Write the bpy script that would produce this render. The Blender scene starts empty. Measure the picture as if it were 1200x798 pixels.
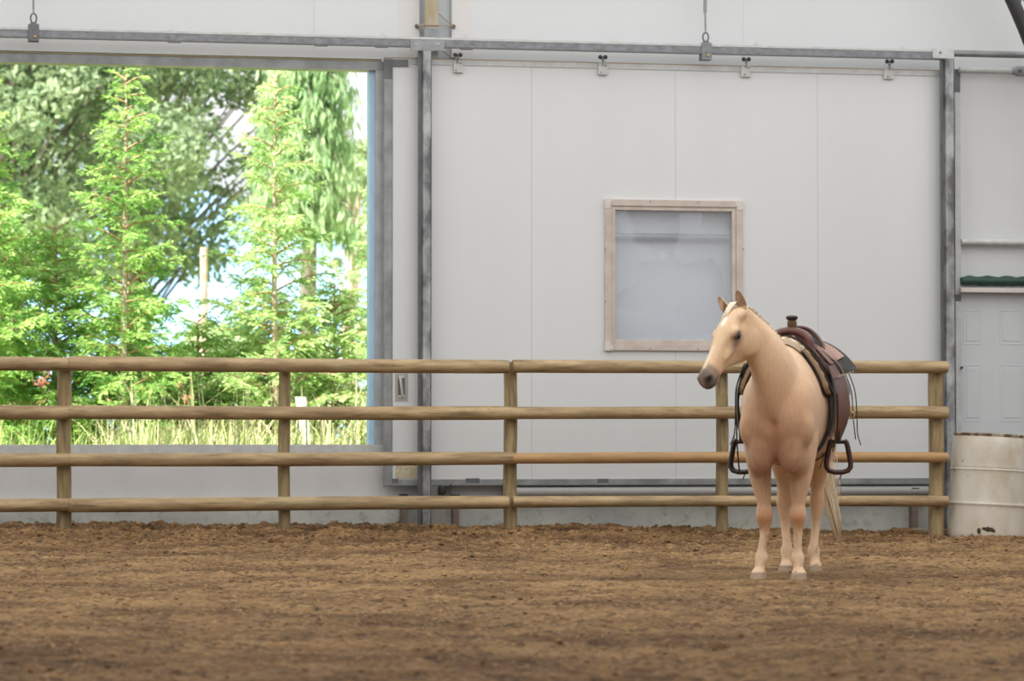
import bpy, bmesh, math, random
import numpy as np
from mathutils import Vector, Matrix, Quaternion, noise as mnoise
from mathutils.bvhtree import BVHTree

sc = bpy.context.scene
COL = sc.collection
R = math.radians
rnd = random.Random(7)
nr = np.random.RandomState(11)

# ------------------------------------------------------------------ camera
F_PX = 3710.0
YAW = R(11.1)
CAM = Vector((0.0, -28.65, 0.86))
PITCH = math.atan((511 - 399) / F_PX)
DV = Vector((math.sin(YAW), math.cos(YAW), 0))       # horizontal view direction
RV = Vector((math.cos(YAW), -math.sin(YAW), 0))      # camera right
UPZ = Vector((0, 0, 1))
cam_d = bpy.data.cameras.new('camera')
cam = bpy.data.objects.new('camera', cam_d)
COL.objects.link(cam)
cam_d.sensor_width = 36
cam_d.lens = F_PX / 1200 * 36
cam_d.clip_end = 2000
cam.location = CAM
cam.rotation_euler = (math.pi / 2 + PITCH, 0, -YAW)
cam_d.dof.use_dof = True
cam_d.dof.focus_distance = 24.0
cam_d.dof.aperture_fstop = 3.4
sc.camera = cam
sc.view_settings.view_transform = 'Standard'
sc.view_settings.look = 'None'

def at(px, py, Y):
    """point of the plane y = Y seen at a photo pixel (a survey of the real plane)"""
    fw = DV * math.cos(PITCH) + UPZ * math.sin(PITCH)
    up = UPZ * math.cos(PITCH) - DV * math.sin(PITCH)
    r = fw * F_PX + RV * (px - 600) - up * (py - 399)
    t = (Y - CAM.y) / r.y
    return CAM + r * t

def zy(py, Y, px=600):
    return at(px, py, Y).z
def xx(px, Y):
    return at(px, 500, Y).x

# ------------------------------------------------------------------ materials
def mat(name, col, rough=0.6, metal=0.0, var=0.0, vscale=5.0, col2=None, bump=0.0, bscale=60.0,
        stretch=(1, 1, 1), trans=0.0, spec=0.5, sheen=0.0, ramp=(0.35, 0.65), detail=6):
    m = bpy.data.materials.new(name)
    m.use_nodes = True
    nt = m.node_tree
    b = nt.nodes['Principled BSDF']
    b.inputs['Base Color'].default_value = (*col, 1)
    b.inputs['Roughness'].default_value = rough
    b.inputs['Metallic'].default_value = metal
    b.inputs['Specular IOR Level'].default_value = spec
    tc = nt.nodes.new('ShaderNodeTexCoord')
    mp = nt.nodes.new('ShaderNodeMapping')
    mp.inputs['Scale'].default_value = stretch
    nt.links.new(tc.outputs['Object'], mp.inputs['Vector'])
    if col2 is None:
        col2 = tuple(c * (1 - var) for c in col)
    n = nt.nodes.new('ShaderNodeTexNoise')
    n.inputs['Scale'].default_value = vscale
    n.inputs['Detail'].default_value = detail
    n.inputs['Roughness'].default_value = 0.6
    nt.links.new(mp.outputs['Vector'], n.inputs['Vector'])
    cr = nt.nodes.new('ShaderNodeValToRGB')
    cr.color_ramp.elements[0].position = ramp[0]
    cr.color_ramp.elements[1].position = ramp[1]
    cr.color_ramp.elements[0].color = (*col2, 1)
    cr.color_ramp.elements[1].color = (*col, 1)
    nt.links.new(n.outputs['Fac'], cr.inputs['Fac'])
    nt.links.new(cr.outputs['Color'], b.inputs['Base Color'])
    if bump > 0:
        n2 = nt.nodes.new('ShaderNodeTexNoise')
        n2.inputs['Scale'].default_value = bscale
        n2.inputs['Detail'].default_value = 5
        nt.links.new(mp.outputs['Vector'], n2.inputs['Vector'])
        bp = nt.nodes.new('ShaderNodeBump')
        bp.inputs['Strength'].default_value = bump
        bp.inputs['Distance'].default_value = 0.01
        nt.links.new(n2.outputs['Fac'], bp.inputs['Height'])
        nt.links.new(bp.outputs['Normal'], b.inputs['Normal'])
    if sheen:
        b.inputs['Sheen Weight'].default_value = sheen
    return m

def add_stains(m, col, scale=3.0, lo=0.58, hi=0.72, amount=0.8, stretch=(1, 1, 1), coords='Object'):
    """a second layer of blotches over a material"""
    nt = m.node_tree
    b = nt.nodes['Principled BSDF']
    src = b.inputs['Base Color'].links[0].from_socket
    tc = nt.nodes.new('ShaderNodeTexCoord')
    mp = nt.nodes.new('ShaderNodeMapping')
    mp.inputs['Scale'].default_value = stretch
    mp.inputs['Location'].default_value = (3.1, 1.7, 5.3)
    nt.links.new(tc.outputs[coords], mp.inputs['Vector'])
    n = nt.nodes.new('ShaderNodeTexNoise')
    n.inputs['Scale'].default_value = scale
    n.inputs['Detail'].default_value = 8
    n.inputs['Roughness'].default_value = 0.65
    nt.links.new(mp.outputs['Vector'], n.inputs['Vector'])
    mr = nt.nodes.new('ShaderNodeMapRange')
    mr.inputs['From Min'].default_value = lo
    mr.inputs['From Max'].default_value = hi
    mr.inputs['To Max'].default_value = amount
    nt.links.new(n.outputs['Fac'], mr.inputs['Value'])
    mx = nt.nodes.new('ShaderNodeMix')
    mx.data_type = 'RGBA'
    mx.inputs['B'].default_value = (*col, 1)
    nt.links.new(mr.outputs['Result'], mx.inputs['Factor'])
    nt.links.new(src, mx.inputs['A'])
    nt.links.new(mx.outputs['Result'], b.inputs['Base Color'])

def leafmat(name, c1, c2, tr=0.45, rough=0.6, scale=2.2):
    m = bpy.data.materials.new(name)
    m.use_nodes = True
    nt = m.node_tree
    for nd in list(nt.nodes):
        nt.nodes.remove(nd)
    out = nt.nodes.new('ShaderNodeOutputMaterial')
    tc = nt.nodes.new('ShaderNodeTexCoord')
    n = nt.nodes.new('ShaderNodeTexNoise')
    n.inputs['Scale'].default_value = scale
    n.inputs['Detail'].default_value = 5
    n.inputs['Roughness'].default_value = 0.7
    nt.links.new(tc.outputs['Object'], n.inputs['Vector'])
    cr = nt.nodes.new('ShaderNodeValToRGB')
    cr.color_ramp.elements[0].position = 0.38
    cr.color_ramp.elements[1].position = 0.62
    cr.color_ramp.elements[0].color = (*c1, 1)
    cr.color_ramp.elements[1].color = (*c2, 1)
    nt.links.new(n.outputs['Fac'], cr.inputs['Fac'])
    d = nt.nodes.new('ShaderNodeBsdfDiffuse')
    t = nt.nodes.new('ShaderNodeBsdfTranslucent')
    nt.links.new(cr.outputs['Color'], d.inputs['Color'])
    nt.links.new(cr.outputs['Color'], t.inputs['Color'])
    mx = nt.nodes.new('ShaderNodeMixShader')
    mx.inputs[0].default_value = tr
    nt.links.new(d.outputs[0], mx.inputs[1])
    nt.links.new(t.outputs[0], mx.inputs[2])
    nt.links.new(mx.outputs[0], out.inputs['Surface'])
    return m

M = {}
M['fabric'] = mat('white_fabric', (0.70, 0.72, 0.735), 0.55, var=0.04, vscale=0.7, bump=0.05, bscale=2)
M['fabric_warm'] = mat('white_fabric_warm', (0.71, 0.695, 0.69), 0.55, var=0.03, vscale=1)
M['recess'] = mat('fabric_recess', (0.56, 0.60, 0.63), 0.6, var=0.04)
M['panel'] = mat('white_door_panel', (0.695, 0.715, 0.73), 0.42, var=0.035, vscale=0.8, stretch=(1.5, 1, 0.4))
add_stains(M['panel'], (0.5, 0.48, 0.45), 9.0, 0.69, 0.78, 0.35)
add_stains(M['panel'], (0.30, 0.29, 0.27), 45.0, 0.74, 0.78, 0.5)
M['seam'] = mat('panel_seam', (0.46, 0.47, 0.48), 0.6)
M['galv'] = mat('galvanised_steel', (0.36, 0.38, 0.39), 0.45, 0.3, var=0.4, vscale=4, stretch=(1, 1, 1), bump=0.05)
M['galv_pale'] = mat('pale_galvanised_steel', (0.62, 0.63, 0.63), 0.5, 0.15, var=0.18, vscale=9)
M['galv_dark'] = mat('dark_galvanised_steel', (0.17, 0.18, 0.19), 0.5, 0.3, var=0.3, vscale=7)
M['track'] = mat('track_steel', (0.27, 0.28, 0.30), 0.5, 0.3, var=0.35, vscale=20, stretch=(0.6, 1, 1))
M['post'] = mat('worn_post_steel', (0.46, 0.48, 0.49), 0.5, 0.2, col2=(0.13, 0.13, 0.14), vscale=1.8, stretch=(2, 2, 1.2), ramp=(0.42, 0.6))
M['blue'] = mat('sky_tinted_reveal', (0.45, 0.68, 0.90), 0.5, var=0.12, vscale=3)  # blue sky light on the jamb reveal, put into its colour
M['darksteel'] = mat('dark_steel', (0.05, 0.05, 0.052), 0.5, 0.3, var=0.3)
M['brownsteel'] = mat('rusty_angle_steel', (0.21, 0.16, 0.13), 0.7, 0.1, var=0.3, vscale=12)
M['rustedge'] = mat('tan_rust_edge', (0.45, 0.34, 0.20), 0.7, var=0.2)
M['concrete'] = mat('weathered_concrete', (0.52, 0.53, 0.49), 0.85, col2=(0.38, 0.40, 0.385), vscale=2.5, bump=0.3, bscale=30)
add_stains(M['concrete'], (0.26, 0.25, 0.20), 12, 0.54, 0.70, 0.7)
M['lowwall'] = mat('low_wall_sheet', (0.64, 0.635, 0.64), 0.6, var=0.08, vscale=2)
add_stains(M['lowwall'], (0.42, 0.37, 0.33), 22, 0.64, 0.75, 0.5)
M['wood'] = mat('peeled_log', (0.50, 0.36, 0.195), 0.62, col2=(0.27, 0.18, 0.09), vscale=3.5, stretch=(0.7, 4, 4), bump=0.25, bscale=25)
add_stains(M['wood'], (0.11, 0.07, 0.035), 5, 0.53, 0.68, 0.75, stretch=(0.5, 5, 5))
add_stains(M['wood'], (0.07, 0.04, 0.02), 16, 0.66, 0.70, 0.8, stretch=(1, 1.5, 1.5))
add_stains(M['wood'], (0.33, 0.29, 0.15), 2, 0.5, 0.7, 0.5, stretch=(0.6, 2, 2))
M['wood_orange'] = mat('peeled_log_orange', (0.50, 0.30, 0.13), 0.6, col2=(0.36, 0.21, 0.09), vscale=3.5, stretch=(0.7, 4, 4), bump=0.2, bscale=25)
add_stains(M['wood_orange'], (0.16, 0.09, 0.04), 6, 0.62, 0.75, 0.7, stretch=(0.6, 6, 6))
M['wood_post'] = mat('peeled_log_post', (0.44, 0.33, 0.17), 0.7, col2=(0.20, 0.145, 0.07), vscale=3.5, stretch=(5, 5, 0.7), bump=0.25, bscale=25)
add_stains(M['wood_post'], (0.12, 0.10, 0.055), 3, 0.52, 0.68, 0.7, stretch=(4, 4, .6))
M['wood_end'] = mat('log_end_grain', (0.42, 0.30, 0.17), 0.8, var=0.4, vscale=40)
M['framewood'] = mat('whitewashed_wood', (0.62, 0.55, 0.50), 0.75, col2=(0.52, 0.44, 0.39), vscale=7, stretch=(1, 1, 1), bump=0.1)
M['green'] = mat('dark_green_tarp', (0.022, 0.075, 0.05), 0.5, var=0.4, vscale=6, stretch=(1, 4, 4), bump=0.3, bscale=12)
M['trim'] = mat('cream_trim', (0.68, 0.63, 0.60), 0.6, var=0.05)
M['entry'] = mat('entry_door_paint', (0.62, 0.65, 0.68), 0.4, var=0.03)
M['black'] = mat('black_rubber', (0.012, 0.012, 0.012), 0.6)
M['barrel'] = mat('dirty_white_plastic', (0.70, 0.66, 0.59), 0.45, col2=(0.60, 0.54, 0.45), vscale=2.2, stretch=(2, 2, 0.8))
add_stains(M['barrel'], (0.42, 0.30, 0.16), 2.6, 0.48, 0.72, 0.65, stretch=(1, 1, 0.7))
add_stains(M['barrel'], (0.13, 0.08, 0.035), 11, 0.64, 0.69, 0.85)
M['mud'] = mat('dried_mud', (0.09, 0.055, 0.03), 0.9, var=0.4, vscale=30)
M['cord'] = mat('tan_cord', (0.42, 0.33, 0.25), 0.8)
M['straw'] = leafmat('dry_straw', (0.72, 0.64, 0.36), (0.85, 0.80, 0.55), 0.3)
M['grass'] = leafmat('sunlit_grass', (0.38, 0.52, 0.16), (0.72, 0.80, 0.36), 0.4)
M['cedar'] = leafmat('cedar_leaf', (0.12, 0.30, 0.07), (0.55, 0.76, 0.26), 0.4, scale=3.5)
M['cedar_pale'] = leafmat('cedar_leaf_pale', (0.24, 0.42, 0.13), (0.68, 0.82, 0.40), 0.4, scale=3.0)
M['oak'] = leafmat('broad_leaf', (0.14, 0.215, 0.12), (0.44, 0.54, 0.34), 0.35, scale=0.8)  # leaf colours lifted to paint in outdoor haze and glare
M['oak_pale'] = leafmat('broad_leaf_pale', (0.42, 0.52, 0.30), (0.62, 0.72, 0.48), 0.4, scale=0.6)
M['drooping'] = leafmat('drooping_conifer_leaf', (0.24, 0.40, 0.20), (0.50, 0.64, 0.38), 0.35, scale=1.0)
M['orange'] = leafmat('autumn_leaf', (0.30, 0.10, 0.10), (0.55, 0.30, 0.16), 0.4)
M['bark'] = mat('pale_bark', (0.60, 0.52, 0.44), 0.8, col2=(0.42, 0.30, 0.22), vscale=6)
M['bark_orange'] = mat('orange_bark', (0.50, 0.32, 0.16), 0.8, var=0.4)
M['bark_dark'] = mat('dark_bark', (0.20, 0.17, 0.14), 0.9, var=0.4)  # bark lightened to paint in the same outdoor haze
M['field'] = mat('grass_field', (0.36, 0.46, 0.16), 0.9, col2=(0.55, 0.52, 0.28), vscale=1.5)
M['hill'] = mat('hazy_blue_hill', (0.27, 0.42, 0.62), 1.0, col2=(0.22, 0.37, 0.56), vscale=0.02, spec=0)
M['whitepaint'] = mat('white_marker_paint', (0.8, 0.8, 0.78), 0.6)
M['leather'] = mat('red_brown_leather', (0.13, 0.042, 0.028), 0.38, var=0.35, vscale=12, bump=0.15, bscale=150)
M['leather_pale'] = mat('worn_tan_leather', (0.34, 0.16, 0.11), 0.4, var=0.35, vscale=14)
M['leather_dark'] = mat('dark_leather', (0.030, 0.014, 0.011), 0.4, var=0.4, vscale=14)
M['suede'] = mat('charcoal_suede', (0.035, 0.036, 0.038), 0.85, var=0.3, vscale=12)
M['rope'] = mat('wrapped_tan_rope', (0.20, 0.11, 0.06), 0.7, col2=(0.09, 0.045, 0.025), vscale=8, stretch=(1, 1, 14))
M['felt'] = mat('tan_wool_felt', (0.42, 0.29, 0.175), 0.95, var=0.2, vscale=30, bump=0.4, bscale=120)
M['fleece'] = mat('cream_fleece', (0.72, 0.62, 0.50), 0.95, var=0.15, vscale=40, bump=0.5, bscale=90)
M['blackstrap'] = mat('black_strap', (0.014, 0.012, 0.012), 0.5)
M['brass'] = mat('brass', (0.5, 0.36, 0.15), 0.35, 0.9)
M['hoof'] = mat('hoof_horn', (0.44, 0.33, 0.23), 0.8, col2=(0.28, 0.20, 0.135), vscale=12, stretch=(1, 1, 3))
M['hair'] = mat('flaxen_hair', (0.95, 0.86, 0.70), 0.5, col2=(0.84, 0.70, 0.50), vscale=14, stretch=(2, 2, 0.6), ramp=(0.3, 0.7))
M['eye'] = mat('dark_eye', (0.010, 0.007, 0.006), 0.08)

# glass of the door window
def glassmat():
    m = bpy.data.materials.new('dusty_window_glass')
    m.use_nodes = True
    nt = m.node_tree
    for nd in list(nt.nodes):
        nt.nodes.remove(nd)
    out = nt.nodes.new('ShaderNodeOutputMaterial')
    tr = nt.nodes.new('ShaderNodeBsdfTransparent')
    tr.inputs[0].default_value = (0.97, 0.98, 1.0, 1)
    gl = nt.nodes.new('ShaderNodeBsdfGlossy')
    gl.inputs['Roughness'].default_value = 0.08
    df = nt.nodes.new('ShaderNodeBsdfDiffuse')
    df.inputs[0].default_value = (0.70, 0.73, 0.78, 1)
    tc = nt.nodes.new('ShaderNodeTexCoord')
    n = nt.nodes.new('ShaderNodeTexNoise')
    n.inputs['Scale'].default_value = 2.4
    n.inputs['Detail'].default_value = 1.5
    nt.links.new(tc.outputs['Object'], n.inputs['Vector'])
    mr = nt.nodes.new('ShaderNodeMapRange')
    mr.inputs['From Min'].default_value = 0.50
    mr.inputs['From Max'].default_value = 0.53
    mr.inputs['To Min'].default_value = 0.10
    mr.inputs['To Max'].default_value = 0.22
    nt.links.new(n.outputs['Fac'], mr.inputs['Value'])
    m1 = nt.nodes.new('ShaderNodeMixShader')
    nt.links.new(mr.outputs['Result'], m1.inputs[0])
    nt.links.new(tr.outputs[0], m1.inputs[1])
    nt.links.new(df.outputs[0], m1.inputs[2])
    m2 = nt.nodes.new('ShaderNodeMixShader')
    m2.inputs[0].default_value = 0.05
    nt.links.new(m1.outputs[0], m2.inputs[1])
    nt.links.new(gl.outputs[0], m2.inputs[2])
    nt.links.new(m2.outputs[0], out.inputs['Surface'])
    return m
M['glass'] = glassmat()

# ------------------------------------------------------------------ object helpers
def tag(o, label=None, cat=None, group=None, kind=None):
    if label: o['label'] = label
    if cat: o['category'] = cat
    if group: o['group'] = group
    if kind: o['kind'] = kind
    return o

def empty(name, loc=(0, 0, 0), rotz=0.0):
    o = bpy.data.objects.new(name, None)
    COL.objects.link(o)
    o.location = loc
    o.rotation_euler = (0, 0, rotz)
    o.empty_display_size = 0.2
    return o

def world_mat(o):
    m = o.matrix_basis.copy()
    p = o.parent
    while p is not None:
        m = p.matrix_basis @ m
        p = p.parent
    return m

def obj(name, V, Fc, material, parent=None, smooth=False, local=False):
    """V are world coordinates unless local"""
    me = bpy.data.meshes.new(name)
    me.from_pydata([tuple(v) for v in V], [], [tuple(f) for f in Fc])
    me.materials.append(material)
    o = bpy.data.objects.new(name, me)
    COL.objects.link(o)
    if parent is not None:
        o.parent = parent
        if not local:
            me.transform(world_mat(parent).inverted())
    if smooth:
        me.polygons.foreach_set('use_smooth', [True] * len(me.polygons))
    me.update()
    return o

class MB:
    def __init__(self):
        self.V = []; self.F = []
    def add(self, V, Fc):
        n = len(self.V)
        self.V += [Vector(v) for v in V]
        self.F += [tuple(i + n for i in f) for f in Fc]
        return self
    def box(self, lo, hi, bev=0.0):
        x0, y0, z0 = lo; x1, y1, z1 = hi
        if x0 > x1: x0, x1 = x1, x0
        if y0 > y1: y0, y1 = y1, y0
        if z0 > z1: z0, z1 = z1, z0
        if bev > 0:
            bm = bmesh.new()
            bmesh.ops.create_cube(bm, size=1)
            for v in bm.verts:
                v.co = Vector(((x0 + x1) / 2 + v.co.x * (x1 - x0), (y0 + y1) / 2 + v.co.y * (y1 - y0), (z0 + z1) / 2 + v.co.z * (z1 - z0)))
            bmesh.ops.bevel(bm, geom=bm.edges[:], offset=bev, segments=2, affect='EDGES', profile=0.5)
            bm.verts.index_update()
            self.add([v.co.copy() for v in bm.verts], [[v.index for v in f.verts] for f in bm.faces])
            bm.free()
            return self
        V = [(x, y, z) for x in (x0, x1) for y in (y0, y1) for z in (z0, z1)]
        Fc = [(0, 1, 3, 2), (4, 6, 7, 5), (0, 4, 5, 1), (2, 3, 7, 6), (0, 2, 6, 4), (1, 5, 7, 3)]
        return self.add(V, Fc)
    def loft(self, rings, cap=True, closed=True):
        n = len(rings[0]); V = []; Fc = []
        for r in rings: V += list(r)
        for i in range(len(rings) - 1):
            for j in range(n if closed else n - 1):
                k = (j + 1) % n
                Fc.append((i * n + j, i * n + k, (i + 1) * n + k, (i + 1) * n + j))
        if cap:
            Fc.append(tuple(reversed(range(n))))
            Fc.append(tuple((len(rings) - 1) * n + j for j in range(n)))
        return self.add(V, Fc)
    def tube(self, pts, rad, seg=8, cap=True, flat=None):
        pts = [Vector(p) for p in pts]
        if not isinstance(rad, (list, tuple)): rad = [rad] * len(pts)
        rings = []
        prev = None
        for i, p in enumerate(pts):
            if i == 0: t = pts[1] - p
            elif i == len(pts) - 1: t = p - pts[-2]
            else: t = pts[i + 1] - pts[i - 1]
            t.normalize()
            if prev is None:
                a = Vector((0, 0, 1)) if abs(t.z) < 0.9 else Vector((1, 0, 0))
                u = t.cross(a).normalized()
            else:
                u = (prev - t * prev.dot(t))
                if u.length < 1e-6: u = t.orthogonal()
                u.normalize()
            prev = u
            w = t.cross(u)
            fl = 1.0 if flat is None else flat
            rings.append([p + u * math.cos(2 * math.pi * k / seg) * rad[i] + w * math.sin(2 * math.pi * k / seg) * rad[i] * fl for k in range(seg)])
        return self.loft(rings, cap)
    def lathe(self, prof, c=(0, 0, 0), seg=32, axis='z'):
        rings = []
        for r, z in prof:
            ring = []
            for k in range(seg):
                a = 2 * math.pi * k / seg
                if axis == 'z': ring.append(Vector((c[0] + r * math.cos(a), c[1] + r * math.sin(a), c[2] + z)))
                elif axis == 'y': ring.append(Vector((c[0] + r * math.cos(a), c[1] + z, c[2] - r * math.sin(a))))
                else: ring.append(Vector((c[0] + z, c[1] + r * math.cos(a), c[2] + r * math.sin(a))))
            rings.append(ring)
        return self.loft(rings)
    def ell(self, c, r, rot=None, seg=20, rings_=12):
        c = Vector(c)
        V = []; Fc = []
        for i in range(rings_ + 1):
            th = math.pi * i / rings_
            for j in range(seg):
                ph = 2 * math.pi * j / seg
                v = Vector((r[0] * math.sin(th) * math.cos(ph), r[1] * math.sin(th) * math.sin(ph), r[2] * math.cos(th)))
                if rot is not None: v = rot @ v
                V.append(c + v)
        for i in range(rings_):
            for j in range(seg):
                k = (j + 1) % seg
                Fc.append((i * seg + j, (i + 1) * seg + j, (i + 1) * seg + k, i * seg + k))
        return self.add(V, Fc)
    def build(self, name, material, parent=None, smooth=False, local=False, merge=False):
        o = obj(name, self.V, self.F, material, parent, smooth, local)
        return o

def prect(mb, x0, y0, x1, y1, Yf, depth, pxref=None, bev=0.0):
    """a box whose front face lies in plane y=Yf and covers the surveyed rectangle"""
    pr = pxref if pxref is not None else (x0 + x1) / 2
    mb.box((xx(x0, Yf), Yf, zy(y1, Yf, pr)), (xx(x1, Yf), Yf + depth, zy(y0, Yf, pr)), bev)
    return mb

def auto_smooth(o, ang=40):
    me = o.data
    me.polygons.foreach_set('use_smooth', [True] * len(me.polygons))
    try:
        me.set_sharp_from_angle(angle=R(ang))
    except Exception:
        pass
    return o

# ------------------------------------------------------------------ dirt floor
YW = 1.50      # back wall plane
YD = 1.36      # sliding door front face
YP = 1.22      # track and posts
gx = [xx(p, 0) for p in (-100, 75, 333, 600, 850, 1097, 1300)]
gz = [0.03, 0.02, 0.0, -0.018, -0.055, -0.10, -0.10]
_tabs = {}
def vnoise(x, y, s, seed):
    """smooth value noise on arrays"""
    if seed not in _tabs:
        _tabs[seed] = np.random.RandomState(seed).rand(256, 256)
    T = _tabs[seed]
    x = x * s; y = y * s
    xi = np.floor(x).astype(int); yi = np.floor(y).astype(int)
    fx = x - xi; fy = y - yi
    fx = fx * fx * (3 - 2 * fx); fy = fy * fy * (3 - 2 * fy)
    a = T[xi % 256, yi % 256]; b = T[(xi + 1) % 256, yi % 256]
    c = T[xi % 256, (yi + 1) % 256]; d = T[(xi + 1) % 256, (yi + 1) % 256]
    return (a * (1 - fx) + b * fx) * (1 - fy) + (c * (1 - fx) + d * fx) * fy - 0.5
HORSE_D = 20.0
HP = CAM + DV * HORSE_D + RV * 1.69
def gbase(x, y):
    fence = np.interp(x, gx, gz)
    w = np.clip((y + 4.0) / 4.0, 0, 1); w = w * w * (3 - 2 * w)
    return fence * w + (-0.04) * (1 - w)
def gheight(x, y):
    x = np.asarray(x, float); y = np.asarray(y, float)
    h = gbase(x, y)
    rough = 0.6 + 0.9 * np.clip((y + 4.5) / 3.5, 0, 1)
    near = np.exp(-(((x - HP.x) ** 2 + (y - HP.y - 0.5) ** 2) / 1.2 ** 2))
    rough = rough * (1 - 0.75 * near)
    h = h + 0.020 * vnoise(x, y, 1.1, 1) * (1 - near) + rough * (0.018 * vnoise(x, y, 3.7, 2) + 0.034 * vnoise(x, y, 8.0, 3) + 0.040 * np.maximum(vnoise(x, y, 15.0, 4), -0.1)
         + 0.036 * np.maximum(vnoise(x, y, 27.0, 5), 0.0))
    return h
def axis(lo, a, b, hi, fine, grow=1.25):
    c = list(np.arange(a, b + fine * 0.5, fine))
    s = fine; v = b; up = []
    while v < hi:
        s *= grow; v += s; up.append(min(v, hi))
    s = fine; v = a; dn = []
    while v > lo:
        s *= grow; v -= s; dn.append(max(v, lo))
    return np.array(dn[::-1] + c + up)
ax_ = axis(-18, -0.9, 10.4, 26, 0.026)
ay_ = axis(-40, -18.6, 1.44, 1.46, 0.030)
GX, GY = np.meshgrid(ax_, ay_, indexing='ij')
GZ = gheight(GX, GY)
nx, ny = GX.shape
me = bpy.data.meshes.new('floor')
verts = np.stack([GX, GY, GZ], -1).reshape(-1, 3)
idx = np.arange(nx * ny).reshape(nx, ny)
quads = np.stack([idx[:-1, :-1], idx[1:, :-1], idx[1:, 1:], idx[:-1, 1:]], -1).reshape(-1, 4)
me.vertices.add(len(verts)); me.vertices.foreach_set('co', verts.ravel())
me.loops.add(quads.size); me.loops.foreach_set('vertex_index', quads.ravel().astype(np.int32))
me.polygons.add(len(quads)); me.polygons.foreach_set('loop_start', np.arange(0, quads.size, 4, dtype=np.int32))
me.polygons.foreach_set('loop_total', np.full(len(quads), 4, dtype=np.int32))
me.polygons.foreach_set('use_smooth', np.ones(len(quads), dtype=bool))
me.update(); me.validate()
def dirtmat():
    m = mat('arena_dirt', (0.285, 0.175, 0.080), 0.95, col2=(0.115, 0.063, 0.026), vscale=1.3, stretch=(0.8, 0.8, 1), ramp=(0.36, 0.60), bump=0.9, bscale=26, spec=0.15, detail=10)
    add_stains(m, (0.058, 0.031, 0.016), 5.0, 0.50, 0.66, 0.75)
    add_stains(m, (0.045, 0.023, 0.011), 20.0, 0.52, 0.62, 0.8)
    add_stains(m, (0.46, 0.31, 0.18), 38.0, 0.54, 0.66, 0.7)
    # darker soil toward the fence and at the very front
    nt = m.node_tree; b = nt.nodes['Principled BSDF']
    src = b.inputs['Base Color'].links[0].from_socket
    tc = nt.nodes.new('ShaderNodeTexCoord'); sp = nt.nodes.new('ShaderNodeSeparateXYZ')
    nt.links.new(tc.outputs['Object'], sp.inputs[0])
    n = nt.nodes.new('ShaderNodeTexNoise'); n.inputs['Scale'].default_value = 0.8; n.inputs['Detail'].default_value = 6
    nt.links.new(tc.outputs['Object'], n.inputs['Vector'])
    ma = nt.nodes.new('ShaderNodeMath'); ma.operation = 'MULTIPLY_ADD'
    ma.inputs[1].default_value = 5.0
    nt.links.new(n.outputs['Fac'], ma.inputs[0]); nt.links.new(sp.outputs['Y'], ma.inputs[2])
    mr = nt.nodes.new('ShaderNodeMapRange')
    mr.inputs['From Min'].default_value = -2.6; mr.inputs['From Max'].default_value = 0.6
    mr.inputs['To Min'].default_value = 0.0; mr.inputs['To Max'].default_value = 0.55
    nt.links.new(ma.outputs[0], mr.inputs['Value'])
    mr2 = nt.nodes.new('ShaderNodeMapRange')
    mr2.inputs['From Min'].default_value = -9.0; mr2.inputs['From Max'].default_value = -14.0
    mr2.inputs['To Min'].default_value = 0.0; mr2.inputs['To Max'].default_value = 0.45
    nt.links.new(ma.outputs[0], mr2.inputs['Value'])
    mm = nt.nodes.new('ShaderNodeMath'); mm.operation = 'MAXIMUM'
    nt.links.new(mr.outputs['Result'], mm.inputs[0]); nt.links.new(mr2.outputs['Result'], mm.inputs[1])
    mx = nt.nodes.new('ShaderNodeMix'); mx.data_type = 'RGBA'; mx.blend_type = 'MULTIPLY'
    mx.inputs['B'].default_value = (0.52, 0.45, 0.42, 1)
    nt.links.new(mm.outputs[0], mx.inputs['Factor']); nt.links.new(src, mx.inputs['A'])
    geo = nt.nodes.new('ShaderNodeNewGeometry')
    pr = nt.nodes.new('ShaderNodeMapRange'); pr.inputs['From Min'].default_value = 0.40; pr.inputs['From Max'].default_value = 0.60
    pr.inputs['To Min'].default_value = 0.20; pr.inputs['To Max'].default_value = 1.55  # painted crevice shade: hollows darker, crests lighter in the colour
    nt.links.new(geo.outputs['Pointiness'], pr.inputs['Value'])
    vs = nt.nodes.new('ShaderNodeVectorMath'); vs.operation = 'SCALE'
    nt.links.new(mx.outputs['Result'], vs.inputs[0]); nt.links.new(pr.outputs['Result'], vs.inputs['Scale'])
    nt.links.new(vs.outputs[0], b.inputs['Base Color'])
    return m
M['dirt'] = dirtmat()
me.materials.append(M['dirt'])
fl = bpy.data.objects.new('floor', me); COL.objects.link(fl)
tag(fl, 'loose brown dirt footing of the riding arena', 'floor', kind='structure')

# loose clods
ico = bmesh.new(); bmesh.ops.create_icosphere(ico, subdivisions=1, radius=1.0)
ico.verts.index_update()
iv = np.array([v.co[:] for v in ico.verts]); ifc = np.array([[v.index for v in f.verts] for f in ico.faces]); ico.free()
cv = []; cf = []; base = 0
for k in range(9000):
    if k < 5200:
        y = 1.2 - abs(nr.normal(0, 2.2)); x = nr.uniform(0.6, 10.0)
    else:
        y = nr.uniform(-18, -1); x = nr.uniform(-0.6, 9)
    if y > 1.3 or y < -18.5: continue
    r_ = 0.005 + 0.018 * nr.rand() ** 4
    if y < -6: r_ *= 0.8
    s = np.array([1.0, 1.0, 0.55]) * r_ * nr.uniform(0.7, 1.35, 3)
    P = iv * s * nr.uniform(0.75, 1.25, (len(iv), 1))
    a = nr.uniform(0, 6.28); ca, sa = math.cos(a), math.sin(a)
    P = P @ np.array([[ca, sa, 0], [-sa, ca, 0], [0, 0, 1]])
    P = P + np.array([x, y, float(gheight(x, y)) + r_ * 0.25])
    cv.append(P); cf.append(ifc + base); base += len(iv)
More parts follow.
